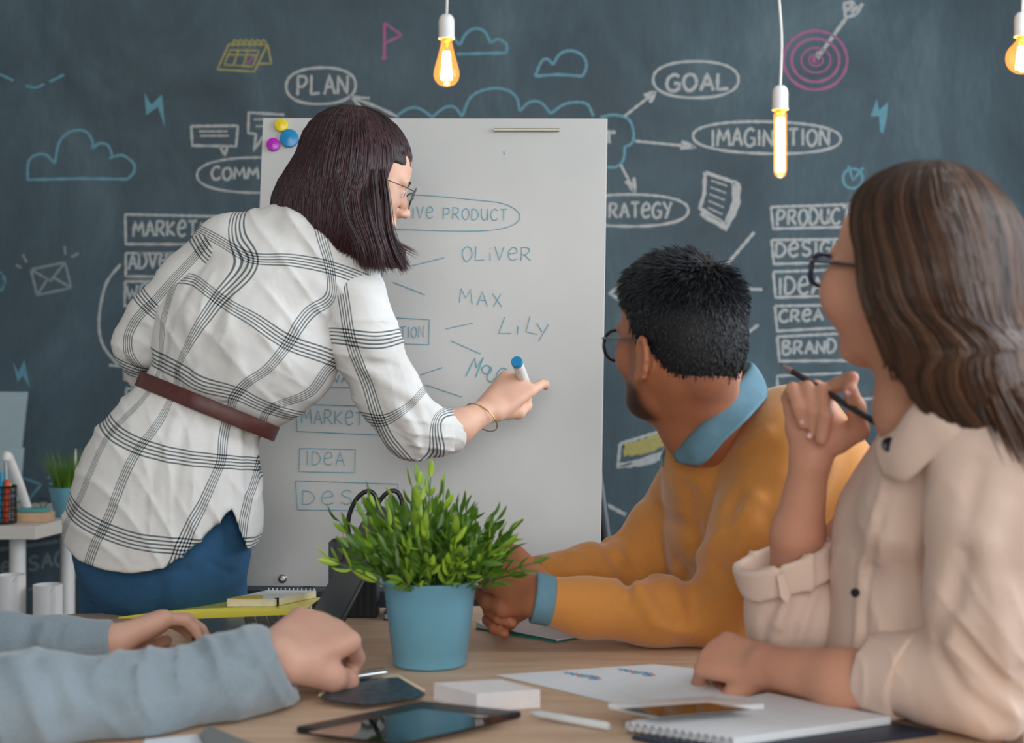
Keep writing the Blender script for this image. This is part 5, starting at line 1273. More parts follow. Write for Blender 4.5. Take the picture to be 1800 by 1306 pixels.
# near (left) arm
eC, wC = P(1262, 1082, 2.20), P(950, 1052, 2.135)
F.chain([(P(1380, 830, 2.17), .040), (eC, .032), (wC, .0265)], .02)
hand(F, wC+np.array((.004, 0, 0)), P(872, 992, 2.18)-wC, (-.2, -1, .35), -1, [.35, .45, .5, .55], s=1.05, thumb=[(.018, .012, -.004), (.044, .045, -.012), (.052, .075, -.02), (.05, .1, -.03)])
# far (right) arm
wC2 = P(948, 1012, 2.30)
F.chain([(P(1215, 890, 2.44), .040), (P(1120, 1005, 2.385), .034), (wC2, .028)], .02)
hand(F, wC2, P(868, 1040, 2.235)-wC2, (.1, .95, .3), 1, [.6, .7, .75, .8], s=1.05)
Hc = [LC(0, .09, -.06)]
def beard_w(V):
    q = (V-cC)@RC; x, y, z = np.abs(q[:, 0]), q[:, 1], q[:, 2]
    jaw = np.clip((-.045-z+.25*(y-.02))/.030, 0, 1)*np.clip((y-.000)/.03, 0, 1)*np.clip((.125+z+.0)/.01, 0, 1)
    side = np.clip((x-.05)/.012, 0, 1)*np.clip(1-np.abs(y-.026)/.030, 0, 1)*np.clip((.02-z)/.02, 0, 1)*np.clip((z+.07)/.02, 0, 1)*.6
    mous = np.clip(1-np.abs(z+.046)/.010, 0, 1)*np.clip((y-.08)/.01, 0, 1)
    lips = np.clip(1-np.abs(z+.061)/.009, 0, 1)*np.clip((y-.085)/.01, 0, 1)*np.clip((.024-x)/.006, 0, 1)
    nape = np.clip((z+.115)/.03, 0, 1)*np.clip((-.045-y)/.03, 0, 1)*.55*np.clip((-.02-z)/.02, 0, 1)
    return np.clip(np.maximum(np.maximum(jaw, side), np.maximum(mous, nape))-lips, 0, 1)
organic('body', F, .0034, SK_C, PC, attr={'beard': beard_w})
eyes(PC, LC, RC); glasses(PC, LC, RC, 1.08, 'round', M_black, lift=-.004, tm=simple('gunmetal', (88, 92, 96), .35, .05, metal=.6))
# sweater
F = Field()
F.crease((.6, 0, .8), .050, .0065, 3, 1.6); F.crease((1, 0, -.3), .034, .0045, 6, 1.5, c=P(1200, 1040, 2.12), R=.12)
F.chain([(P(1262, 812, 2.24), .070), (P(1398, 768, 2.20), .074)], .05)           # near shoulder slope
F.chain([(P(1262, 815, 2.28), .07), (P(1222, 862, 2.44), .060)], .05)
F.chain([(P(1300, 830, 2.27), .105), (P(1330, 950, 2.31), .132), (P(1352, 1080, 2.36), .142), (P(1370, 1240, 2.44), .145)], .06, ax=(-.2, .97, 0), sq=1.2)
F.chain([(P(1392, 782, 2.19), .076), (P(1440, 850, 2.24), .085), (P(1440, 1000, 2.3), .11)], .05)
F.chain([(P(1378, 800, 2.14), .071), (P(1330, 940, 2.12), .066), (P(1272, 1076, 2.175), .058)], .03)  # near upper arm
F.chain([(P(1272, 1078, 2.19), .058), (P(1150, 1074, 2.165), .052), (P(1030, 1068, 2.15), .043), (P(960, 1056, 2.14), .037)], .02)
F.chain([(P(1218, 860, 2.44), .062), (P(1170, 930, 2.42), .058), (P(1115, 992, 2.385), .054)], .03)   # far arm
F.chain([(P(1115, 996, 2.385), .054), (P(1040, 1004, 2.34), .044), (P(955, 1014, 2.30), .036)], .02)
F.fn(lambda X: -(X-P(944, 1052, 2.135))@nrm((1, .1, -.10))-.0, 'i', .004)
F.chain([(P(900, 1042, 2.12), .030), (P(962, 1055, 2.14), .026)], .003, 's')
F.fn(lambda X: .7515-X[..., 2]+np.where(X[..., 0] < .47, 0, -1), 'i', .004)
G = [([(1060, 940, 2.33), (1075, 975, 2.31), (1105, 1020, 2.31)], .009, .010), ([(1085, 930, 2.34), (1110, 970, 2.32), (1128, 1015, 2.31)], .008, .008), ([(1068, 950, 2.33), (1092, 985, 2.31)], .007, -.006),
     ([(1130, 870, 2.38), (1180, 920, 2.36), (1215, 930, 2.34)], .010, .007), ([(1010, 975, 2.30), (1040, 1000, 2.29)], .008, -.005), ([(970, 985, 2.27), (1010, 1010, 2.26)], .006, -.004),
     ([(1150, 1010, 2.11), (1162, 1050, 2.10), (1190, 1090, 2.11)], .008, .008), ([(1105, 1020, 2.11), (1100, 1060, 2.10)], .006, .007), ([(1190, 990, 2.10), (1215, 1030, 2.09), (1220, 1080, 2.10)], .010, .008), ([(1120, 1030, 2.10), (1150, 1095, 2.10), (1210, 1110, 2.11)], .008, -.005),
     ([(1210, 870, 2.17), (1225, 960, 2.14), (1200, 1010, 2.12)], .014, .010), ([(1330, 880, 2.06), (1250, 960, 2.08), (1190, 1005, 2.10)], .010, -.008), ([(1290, 880, 2.07), (1260, 1000, 2.08)], .012, .008), ([(1360, 930, 2.05), (1290, 1010, 2.08), (1240, 1030, 2.09)], .012, .007),
     ([(1260, 800, 2.14), (1235, 900, 2.16)], .01, .006), ([(1300, 790, 2.10), (1350, 760, 2.08)], .009, -.004), ([(1420, 760, 2.10), (1400, 850, 2.08), (1350, 900, 2.06)], .014, .006), ([(1450, 830, 2.13), (1420, 950, 2.12)], .014, .006)]
for pts, w_, a_ in G: F.fpx(pts, w_*1.2, a_*1.35)
sw = organic('sweater', F, .0046, M_mustard, PC)
# knitted neckline band of the sweater
def band(name, pts, r, mat, parent, flat=.6, up=(0, 0, 1), closed=False): return MB().tube(pts, r, 10, closed=closed, up=up, flat=flat).build(name, mat, parent, True)
# denim collar standing round the neck, from the nape down to the front
rows_strip('shirt_collar', [
 [P(1196, 800, 2.19), P(1225, 775, 2.135), P(1260, 735, 2.125), P(1292, 695, 2.155), P(1316, 655, 2.22), P(1300, 655, 2.30), P(1250, 690, 2.33), P(1205, 745, 2.30), P(1180, 800, 2.24)],
 [P(1187, 792, 2.17), P(1216, 764, 2.105), P(1254, 724, 2.095), P(1290, 683, 2.125), P(1322, 645, 2.205), P(1306, 640, 2.315), P(1245, 675, 2.35), P(1195, 740, 2.31), P(1168, 795, 2.24)],
 [P(1185, 800, 2.155), P(1222, 788, 2.085), P(1264, 752, 2.075), P(1306, 712, 2.10), P(1340, 668, 2.195), P(1316, 655, 2.33), P(1250, 690, 2.37), P(1195, 755, 2.33), P(1162, 805, 2.24)],
 [P(1190, 812, 2.15), P(1234, 816, 2.082), P(1276, 772, 2.065), P(1322, 728, 2.085), P(1350, 690, 2.19), P(1320, 680, 2.34), P(1255, 710, 2.385), P(1200, 770, 2.34), P(1165, 820, 2.24)]], M_chambray, PC, .0035)
F = Field(); F.chain([(P(938, 1050, 2.132), .0385), (P(968, 1056, 2.14), .0385)], .004); F.fn(lambda X: -(X-P(936, 1048, 2.132))@nrm((1, .1, -.16)), 'i', .003); F.fn(lambda X: (X-P(972, 1054, 2.14))@nrm((1, .1, -.16)), 'i', .003)
F.chain([(P(880, 1040, 2.12), .033), (P(1000, 1060, 2.15), .033)], .002, 's'); organic('shirt_cuff', F, .0026, M_chambray, PC)
organic('trousers', (lambda Q: [Q.chain([(np.array((.52, 2.42+s_, .50)), .105), (np.array((.08, 2.40+s_*1.3, .48)), .078), (np.array((.06, 2.42+s_*1.3, .10)), .06)], .03) for s_ in (-.11, .11)] and Q)(Field()), .008, simple('dark_trousers', (40, 44, 54), .9), PC)
for s_ in (-.143, .143):
    Q = Field(); Q.chain([(np.array((.07, 2.42+s_, .045)), .042), (np.array((-.10, 2.42+s_, .04)), .038)], .02); Q.fn(lambda X: .002-X[..., 2], 'i', .002); organic('shoe', Q, .007, simple('dark_shoe', (36, 34, 34), .5), PC)
# short black hair
F = Field()
F.ell(LC(0, -.016, .038), (.078, .097, .084), RC); F.ell(LC(0, .012, .078), (.060, .068, .045), RC, .03); F.ell(LC(0, -.055, -.012), (.068, .056, .062), RC, .03); F.ell(LC(0, -.02, .03), (.0815, .06, .05), RC, .02)
def facecut(X):
    q = (X-cC)@RC; x, y, z = np.abs(q[..., 0]), q[..., 1], q[..., 2]
    front = y-np.interp(z, [-.07, -.045, -.03, -.018, -.008, .03, .055, .08, .13], [-.040, -.036, -.030, -.016, .030, .046, .060, .088, .12])
    low = np.interp(y, [-.12, -.08, -.05, -.03, .02], [-.078, -.080, -.070, -.050, -.020])-z
    return np.maximum(front, low)*.8
F.fn(facecut, 'i', .006)
MHC = m_hair('black_hair', (10, 12, 16), (46, 52, 60), .42)
hairC = organic('hair', F, .004, simple('black_hair_base', (12, 12, 15), .7, .2, 80), PC)
def short_hair():
    rs = np.random.RandomState(8); V = np.empty(len(hairC.data.vertices)*3, np.float32); hairC.data.vertices.foreach_get('co', V); V = V.reshape(-1, 3)
    Nn = np.empty(len(V)*3, np.float32); hairC.data.vertices.foreach_get('normal', Nn); Nn = Nn.reshape(-1, 3)
    q = (V-cC)@RC; ok = (np.abs(q[:, 0]/.08)**2+((q[:, 1]+.014)/.099)**2+((q[:, 2]-.02)/.10)**2) > .80
    idx = rs.choice(np.nonzero(ok)[0], 9000); V = V[idx]+rs.normal(0, .0012, (9000, 3)); Nn = Nn[idx]; q = q[idx]
    top = np.clip((q[:, 2]-.035)/.06, 0, 1); L_ = .006+.019*top*rs.uniform(.5, 1.2, len(V))
    whorl = np.array((0.01, -.055, .105)); rad = q-whorl; rad -= (rad*((q)/np.linalg.norm(q, axis=-1, keepdims=True))).sum(-1, keepdims=True)*q/np.linalg.norm(q, axis=-1, keepdims=True)
    rad /= np.linalg.norm(rad, axis=-1, keepdims=True)+1e-6; rad = rad@RC.T
    cr = np.cross(Nn, rad)
    D0 = Nn*(.25+.85*top[:, None])+rad*.9+cr*.35+rs.normal(0, .3, (len(V), 3)); D0 /= np.linalg.norm(D0, axis=-1, keepdims=True)
    m_ = 5; t = np.linspace(0, 1, m_)[None, :, None]
    Q = V[:, None]-Nn[:, None]*.001+D0[:, None]*L_[:, None, None]*t+(rad-Nn*.55)[:, None]*(L_[:, None, None]*.45)*t*t
    strands_mesh(Q, .0006+.0004*rs.rand(len(Q)), 'hair_strands', MHC, hairC, rs.beta(1.2, 2.5, len(Q)))
short_hair()
# ------------------------------------------------------------ person B: woman in blush blouse
PB = person((.62, 1.72, 0), 'woman in a blush blouse with long brown hair holding a pencil at her chin')
fB_ = nrm((-.43, .90, .10)); RB = frame(fB_, nrm((.10, -.05, 1))); cB = P(1600, 484, 1.64)
F = Field(); LB = head(F, cB, RB, .99, female=True, ears=False)
for sg in (-1, 1): F.ell(LB(sg*.043, .048, -.030), (.030, .030, .032), RB, .03)
F.chain([(LB(0, -.035, -.05), .050), (P(1618, 720, 1.68), .048), (P(1650, 800, 1.75), .055)], .03)
F.chain([((.60, 1.80, 1.03), .06), ((.60, 1.83, .9), .075), ((.62, 1.84, .55), .085)], .04, ax=(0, 1, 0), sq=1.2)
for sx in (-.10, .10): F.chain([(np.array((.62, 1.72+sx, .50)), .085), (np.array((.24, 1.72+sx, .50)), .058), (np.array((.22, 1.74+sx, .09)), .036), (np.array((.12, 1.74+sx, .04)), .03)], .03)
# far (right) arm: elbow on the table, hand with the pencil at the chin
F.chain([(P(1590, 840, 1.97), .04), (P(1392, 1065, 1.93), .034), (P(1402, 940, 1.90), .034), (P(1424, 812, 1.865), .0245)], .015)
h = lambda pts, k=.003: F.px(pts, k)
h([(1424, 812, 1.865, 31), (1410, 750, 1.87, 28)], .014); h([(1430, 800, 1.86, 27), (1470, 760, 1.855, 24)], .014); h([(1410, 750, 1.87, 24), (1440, 720, 1.872, 26), (1468, 755, 1.86, 22)], .014)
h([(1398, 752, 1.872, 15), (1386, 700, 1.868, 13), (1394, 684, 1.845, 12.5), (1404, 715, 1.828, 12), (1412, 745, 1.83, 10)])
h([(1416, 735, 1.872, 15), (1410, 684, 1.866, 13), (1420, 682, 1.84, 13), (1427, 722, 1.822, 12.5), (1432, 758, 1.828, 10.5)])
h([(1436, 725, 1.872, 16), (1436, 682, 1.862, 14), (1446, 688, 1.832, 13.5), (1450, 730, 1.812, 13), (1444, 772, 1.815, 11)])
h([(1448, 722, 1.868, 16), (1452, 688, 1.85, 14.5), (1474, 676, 1.825, 13.5), (1498, 664, 1.80, 12)])
h([(1474, 776, 1.852, 22), (1508, 756, 1.838, 18), (1505, 716, 1.815, 15.5), (1494, 684, 1.795, 12.5)], .008)
# near (left) arm on the table, loose fist
wB, eB = P(1345, 1172, 1.835), P(1690, 1212, 1.65)
F.chain([(P(1740, 800, 1.62), .045), (eB, .038), (P(1480, 1196, 1.75), .036), (wB, .0275)], .02)
hand(F, wB, P(1262, 1152, 1.885)-wB, (-.15, -.75, .75), -1, [(1.0, 1.3, .9), (1.1, 1.3, .9), (1.1, 1.3, .9), (1.15, 1.3, .9)], s=.95, thumb=[(.02, .012, -.01), (.042, .04, -.026), (.036, .066, -.040), (.018, .082, -.048)])
organic('body', F, .0032, SK_B, PB)
eyes(PB, LB, RB, .98); glasses(PB, LB, RB, .98, 'rect', simple('navy_frame', (26, 34, 62), .3, .05), simple('dark_temple', (40, 28, 34), .3, .05), lift=-.002, thick=.0034)
for x, y, d_ in ((1446, 766, 1.795),): pass
for (x, y, d_, rx, ry) in ((1424, 766, 1.822, 5.5, 9), (1419, 700, 1.828, 5, 8), (1491, 690, 1.788, 5.5, 8), (1410, 742, 1.822, 4.5, 7)):
    c = P(x, y, d_); MB().lathe(c, [(0, .0012), (.6*rx*d_/FPX, .0010), (rx*d_/FPX, 0)], 12, (.1, -1, .1)).build('fingernail', M_nail, PB, True)
# blouse
F = Field()
F.chain([(P(1745, 790, 1.62), .074), (P(1680, 790, 1.76), .078), (P(1620, 850, 1.95), .062)], .06)
F.chain([((.60, 1.80, 1.04), .112), ((.575, 1.84, .95), .145), ((.573, 1.84, .80), .150), ((.64, 1.84, .62), .155), ((.66, 1.84, .50), .15)], .05, ax=(0, 1, 0), sq=1.05)
F.chain([(P(1690, 735, 1.62), .050), (P(1738, 780, 1.61), .078)], .04)
F.chain([(P(1585, 800, 1.68), .030), (P(1600, 900, 1.72), .06)], .05)
F.crease((1, 0, .25), .060, .0045, 3, 1.2); F.crease((1, 0, .1), .030, .0035, 7, 1.2, c=P(1560, 1000, 1.72), R=.12)
F.fn(lambda X: (.752-X[..., 2])*np.where((X[..., 0] < .60), 1, 0)+np.where(X[..., 0] < .60, 0, -1), 'i', .004)
F.chain([(LB(0, -.03, -.06), .058), (P(1615, 730, 1.68), .054), (P(1600, 790, 1.70), .035)], .01, 's')
# placket edges and chest folds
for a, w_, am in (([(1556, 850, 1.70), (1530, 930, 1.71), (1512, 1020, 1.73), (1505, 1140, 1.74)], .006, -.006), ([(1566, 850, 1.69), (1542, 930, 1.70), (1524, 1020, 1.72), (1518, 1140, 1.73)], .004, .006),
     ([(1700, 700, 1.56), (1660, 770, 1.60), (1640, 830, 1.64)], .008, .006), ([(1700, 880, 1.62), (1640, 960, 1.66), (1622, 1060, 1.67)], .014, .014), ([(1590, 860, 1.69), (1586, 1000, 1.69), (1580, 1130, 1.69)], .012, .007), ([(1655, 740, 1.60), (1625, 820, 1.64)], .008, -.006)): F.fpx(a, w_, am)
blouse = organic('blouse', F, .0046, M_blush, PB)
F = Field()   # near sleeve
F.chain([(P(1745, 795, 1.60), .078), (P(1768, 920, 1.60), .080), (P(1750, 1060, 1.61), .072), (P(1735, 1198, 1.63), .058)], .03)
F.chain([(P(1735, 1200, 1.63), .058), (P(1650, 1192, 1.675), .050), (P(1585, 1186, 1.70), .044)], .03)
F.crease((1, 0, .35), .055, .0050, 13, 1.3); F.crease((.9, 0, .6), .032, .006, 17, 1.5, c=P(1700, 1160, 1.58), R=.11)
F.fn(lambda X: .7525-X[..., 2], 'i', .004); F.fn(lambda X: -(X-P(1562, 1184, 1.71))@nrm((1, -.5, -.12)), 'i', .004)
for a, w_, am in (([(1690, 980, 1.55), (1672, 1060, 1.57), (1640, 1120, 1.61)], .012, .010), ([(1740, 960, 1.52), (1760, 1060, 1.53), (1770, 1160, 1.55)], .016, -.008), ([(1650, 1150, 1.62), (1690, 1220, 1.60), (1760, 1270, 1.58)], .010, .010), ([(1690, 1120, 1.57), (1740, 1190, 1.56), (1790, 1230, 1.56)], .012, .008), ([(1720, 820, 1.53), (1700, 900, 1.54)], .010, .006), ([(1790, 880, 1.53), (1760, 1000, 1.53)], .016, .007)): F.fpx(a, w_, am)
organic('sleeve', F, .0044, M_blush, blouse)
F = Field()   # turned-up cuff, near
ca, cb2 = P(1606, 1192, 1.692), P(1532, 1184, 1.735); ua = nrm(cb2-ca)
F.chain([(ca-ua*.01, .0575), (cb2+ua*.01, .0475)], .004); F.fn(lambda X: (X-cb2)@nrm(ua+np.array((0, 0, .22))), 'i', .004); F.fn(lambda X: -(X-ca)@nrm(ua+np.array((.0, 0, .35))), 'i', .004); F.chain([(ca-ua*.02, .040), (cb2+ua*.05, .0385)], .004, 's')
F.fn(lambda X: .7525-X[..., 2], 'i', .003); F.crease((1, 0, .2), .03, .003, 19, 1.2)
organic('cuff', F, .003, M_blush, blouse)
F = Field()   # far sleeve bunched at the elbow
F.crease((.9, 0, .25), .030, .006, 23, 1.4)
F.chain([(P(1610, 850, 1.97), .055), (P(1510, 990, 1.95), .062), (P(1420, 1075, 1.93), .062), (P(1396, 1090, 1.94), .060)], .04)
F.chain([(P(1396, 1100, 1.94), .060), (P(1385, 1040, 1.925), .058)], .02)
F.fn(lambda X: (X-P(1385, 1018, 1.92))@nrm((-.2, 0, 1)), 'i', .006)
F.fn(lambda X: .7525-X[..., 2], 'i', .004)
for a, w_, am in (([(1370, 1040, 1.87), (1345, 1090, 1.88), (1338, 1140, 1.9)], .007, .007), ([(1420, 1030, 1.87), (1395, 1090, 1.87), (1385, 1140, 1.88)], .008, .009), ([(1460, 1020, 1.86), (1440, 1080, 1.87), (1420, 1140, 1.87)], .008, .009), ([(1390, 1030, 1.87), (1368, 1100, 1.87)], .007, -.005)): F.fpx(a, w_, am)
organic('sleeve', F, .004, M_blush, blouse)
F = Field()
ca, cb2 = P(1386, 1030, 1.92), P(1380, 972, 1.905); ua = nrm((-.32, -.05, 1)); cc = P(1383, 1000, 1.912)
F.chain([(cc-ua*.02, .068), (cc+ua*.024, .071)], .004); F.fn(lambda X: (X-cc-ua*.022)@ua, 'i', .005); F.fn(lambda X: -(X-cc+ua*.020)@ua, 'i', .005); F.chain([(cc-ua*.03, .050), (cc+ua*.06, .062)], .006, 's')
F.fpx([(1365, 975, 1.84), (1372, 1025, 1.84)], .004, .004)
F.crease((1, .5, .1), .035, .004, 33, 1.3)
organic('cuff', F, .003, M_blush, blouse)
MB().slab([P(1366, 1012, 1.835), P(1378, 1010, 1.835), P(1390, 1048, 1.835), P(1384, 1062, 1.835), P(1372, 1050, 1.835)][::-1], (0, .003, 0)).build('sleeve_tab', M_blush, blouse, bevel=.0008)
rows_strip('collar', [
 [P(1556, 800, 1.665), P(1585, 772, 1.64), P(1615, 735, 1.615), P(1655, 705, 1.60), P(1700, 690, 1.63), P(1705, 690, 1.74), P(1650, 700, 1.79), P(1600, 750, 1.77)],
 [P(1541, 776, 1.66), P(1572, 758, 1.625), P(1604, 715, 1.595), P(1648, 680, 1.58), P(1700, 664, 1.61), P(1712, 668, 1.75), P(1648, 685, 1.81), P(1590, 735, 1.79)],
 [P(1541, 800, 1.65), P(1575, 795, 1.61), P(1616, 762, 1.58), P(1664, 722, 1.56), P(1716, 690, 1.59), P(1730, 692, 1.75), P(1655, 705, 1.83), P(1590, 755, 1.80)],
 [P(1552, 834, 1.65), P(1590, 846, 1.61), P(1640, 806, 1.575), P(1690, 760, 1.55), P(1738, 715, 1.58), P(1745, 712, 1.75), P(1662, 725, 1.84), P(1592, 780, 1.81)]], M_blush, blouse, .003)
for x, y, d_, r_ in ((1563, 781, 1.622, .0085), (1503, 1042, 1.715, .0055)):
    MB().lathe(P(x, y, d_), [(0, .0025), (r_*.5, .002), (r_*.75, .003), (r_, .001), (r_, -.002)], 20, (-.5, -1, 0)).build('button', simple('dark_button', (36, 36, 42), .25, metal=.5), blouse, True)
organic('trousers', (lambda Q: [Q.chain([(np.array((.64, 1.72+s_, .50)), .10), (np.array((.24, 1.72+s_, .50)), .074), (np.array((.22, 1.74+s_, .10)), .055)], .03) for s_ in (-.10, .10)] and Q)(Field()), .008, simple('sand_trousers', (150, 136, 120), .9), PB)
for s_ in (-.10, .10):
    Q = Field(); Q.chain([(np.array((.23, 1.74+s_, .042)), .038), (np.array((.09, 1.74+s_, .036)), .032)], .02); Q.fn(lambda X: .002-X[..., 2], 'i', .002); organic('shoe', Q, .007, simple('white_sneaker', (210, 208, 204), .6), PB)
# long hair
F = Field()
F.ell(LB(0, -.016, .038), (.083, .103, .090), RB); F.ell(LB(0, -.05, .0), (.082, .080, .10), RB, .04)
F.chain([(LB(0, -.055, -.02), .080), (P(1700, 600, 1.64), .078), (P(1745, 690, 1.63), .066), (P(1800, 760, 1.625), .055), (P(1850, 880, 1.62), .045), (P(1870, 1000, 1.62), .03)], .06)
F.chain([(LB(.03, -.045, -.01), .062), (P(1650, 600, 1.60), .056), (P(1720, 680, 1.56), .045)], .04)
FCZ = [-.16, -.12, -.08, -.04, .0, .03, .05, .08, .13]; FCYv = [-.060, -.052, -.040, -.032, -.022, .002, .036, .080, .12]
def fc(X):
    q = (X-cB)@RB; y, z = q[..., 1], q[..., 2]
    return (y-np.interp(z, FCZ, FCYv))*.85
F.fn(fc, 'i', .01)
hairB = organic('hair', F, .005, simple('brown_hair_under', (48, 32, 26), .6, .2, 60), PB)
MHB = m_hair('brown_hair', (36, 22, 16), (120, 84, 62), .36)
def long_strands():
    rs = np.random.RandomState(9); N_ = 5200; m_ = 40; th0 = rs.uniform(-math.pi, math.pi, N_)
    A = np.array(spline([LB(0, -.015, .03), LB(0, -.035, -.03), P(1690, 600, 1.65), P(1745, 690, 1.64), P(1800, 760, 1.635), P(1850, 880, 1.63), P(1872, 1010, 1.63)], 8))
    Q = np.zeros((N_, m_, 3)); r_, f_, u_ = RB[:, 0], RB[:, 1], RB[:, 2]; z = None; th = th0.copy()
    for j in range(m_):
        t = (j/(m_-1))**1.45; k = t*(len(A)-1); k0 = min(int(k), len(A)-2); O = np.tile(A[k0]*(1-(k-k0))+A[k0+1]*(k-k0), (N_, 1))
        phi = min(1, t*4.6)*math.pi/2
        # azimuth 0 = straight back; squeezed behind the face line as the strand comes down
        tm = np.interp(t, [0, .10, .16, .24, .34, .5, 1], [math.pi, 2.6, 1.9, 1.6, 1.55, 2.3, 2.6])
        th = th0*tm/math.pi
        h_ = -np.cos(th)[:, None]*f_+np.sin(th)[:, None]*r_
        if t > .3: w_ = min(1, (t-.3)/.15); tg = nrm(A[k0+1]-A[k0]); h_ = h_-w_*(h_@tg)[:, None]*tg
        D = h_*math.sin(phi)+u_*math.cos(phi); D /= np.linalg.norm(D, axis=-1, keepdims=True)
        Q[:, j] = march(F, O, D, .25, 0)+D*rs.uniform(.0, .0036, N_)[:, None]
    jump = np.concatenate([np.zeros((N_, 1), bool), np.linalg.norm(np.diff(Q, axis=1), axis=-1) > .075], 1)
    end = np.where(jump.any(1), jump.argmax(1), m_); keep = end > 5; Q = Q[keep]; end = end[keep]; out = np.zeros_like(Q); ths = th0[keep]
    for i in range(len(Q)):
        e = end[i]; x = np.linspace(0, e-1, m_); k = np.floor(x).astype(int).clip(0, e-2); f = (x-k)[:, None]; out[i] = Q[i, k]*(1-f)+Q[i, k+1]*f
    # smooth along the strand, then gather into locks
    for _ in range(1): out[:, 1:-1] = (out[:, :-2]+2*out[:, 1:-1]+out[:, 2:])/4
    g = (np.floor((ths+math.pi)/(2*math.pi)*110).astype(int)+rs.randint(-1, 2, len(out))) % 112; off = rs.normal(0, 1, (112, 3)); out += off[g][:, None, :]*.0028*np.linspace(0, 1, m_)[None, :, None]
    rnd = np.clip(rs.beta(1.4, 2.0, len(out))*.5+.55*rs.beta(1.2, 1.8, 112)[g], 0, 1)
    strands_mesh(out, rs.uniform(.0009, .0016, len(out)), 'hair_strands', MHB, hairB, rnd)
long_strands()
lock('hair_lock', [P(1715, 560, 1.575), P(1742, 640, 1.545), P(1775, 715, 1.525), P(1825, 800, 1.53)], 380, .013, .0013, MHB, hairB, 21)
# pencil in her fingers
e = pencil(P(1552, 750, 1.775), P(1372, 640, 1.87), .0042, (40, 34, 38), 'pencil', 'dark pencil held at the chin by the woman in blush', tip=(150, 120, 112))
MB().lathe(P(1552, 750, 1.775), [(.0046, .0), (.0046, .022), (.0044, .023)], 14, nrm(P(1372, 640, 1.87)-P(1552, 750, 1.775))).build('ferrule', M_black, e, True)
# ------------------------------------------------------------ person G: grey knit sleeves reaching in from the left
PG = person((-.95, 1.75, 0), 'person in a grey knit sweater whose two forearms rest on the table at the left')
F = Field()
w1, w2 = P(488, 1158, 1.795), P(190, 1133, 2.04)
sA, sB = np.array((-.86, 1.42, 1.12)), np.array((-.92, 1.92, 1.12))
e1_, e2_ = P(-120, 1262, 1.58), P(-160, 1150, 1.98)
F.chain([(sA, .045), (e1_, .034), (P(250, 1215, 1.69), .028), (w1, .029)], .02); F.chain([(sB, .045), (e2_, .032), (w2, .028)], .02)
hand(F, w1, P(548, 1122, 1.86)-w1, (.25, -.42, .87), 1, [(.85, 1.0, .5), (.95, 1.0, .5), (1.05, 1.05, .5), (1.1, 1.05, .5)], s=1.27, thumb=[(.018, .012, -.006), (.042, .045, -.018), (.046, .072, -.032), (.040, .095, -.045)])
hand(F, w2+np.array((0, 0, .004)), P(268, 1100, 2.10)-w2, (-.15, .25, .95), -1, [(.25, .55, .35), (.3, .6, .35), (.35, .6, .35), (.4, .6, .4)], s=1.05, thumb=[(.022, .012, -.008), (.052, .050, -.022), (.058, .088, -.030), (.052, .120, -.034)])
F.chain([((-.95, 1.67, 1.22), .055), ((-.98, 1.67, 1.0), .12), ((-.98, 1.67, .6), .14)], .05, ax=(0, 1, 0), sq=1.3)
cG = np.array((-.93, 1.67, 1.42)); RG = frame(nrm((.95, .3, -.15)))
LG = head(F, cG, RG, 1.0); F.cone(LG(0, -.03, -.05), (-.95, 1.67, 1.2), .056, .06, .03)
for sx in (-.11, .11): F.chain([(np.array((-.98, 1.67+sx, .50)), .085), (np.array((-.60, 1.67+sx, .50)), .06), (np.array((-.58, 1.67+sx, .08)), .04), (np.array((-.46, 1.67+sx, .04)), .034)], .03)
organic('body', F, .0036, SK_G, PG); eyes(PG, LG, RG)
F = Field()
F.chain([(sA, .078), (e1_-(0.01, 0, 0), .068), (P(60, 1240, 1.62), .056), (P(250, 1228, 1.665), .049), (P(400, 1192, 1.73), .048), (P(455, 1180, 1.765), .046), (P(500, 1172, 1.79), .040)], .03)
F.crease((.9, 0, .35), .040, .0055, 3, 1.5); F.crease((.9, .1, -.5), .030, .004, 6, 1.5, c=P(420, 1180, 1.72), R=.10)
F.chain([(sB, .076), (e2_, .060), (P(0, 1140, 2.00), .046), (P(100, 1134, 2.02), .036), (P(192, 1132, 2.04), .035)], .03)
F.chain([((-.95, 1.45, 1.13), .075), ((-.96, 1.67, 1.18), .08), ((-.95, 1.89, 1.13), .075)], .05)
F.chain([((-.98, 1.67, 1.05), .145), ((-.99, 1.67, .62), .155)], .06, ax=(0, 1, 0), sq=1.3)
F.fn(lambda X: np.minimum((X-P(513, 1163, 1.79))@nrm((.97, .2, .1)), -(X[..., 1]-1.9)*9) if False else np.where(X[..., 1] < 1.93, (X-P(512, 1192, 1.79))@nrm((.9, .1, .40)), (X-P(198, 1132, 2.04))@nrm((1, .1, .04))), 'i', .003)
F.fn(lambda X: np.where(X[..., 0] > -.77, .7515-X[..., 2], -1), 'i', .004)
F.chain([(P(470, 1168, 1.785), .032), (P(540, 1155, 1.80), .032)], .003, 's')
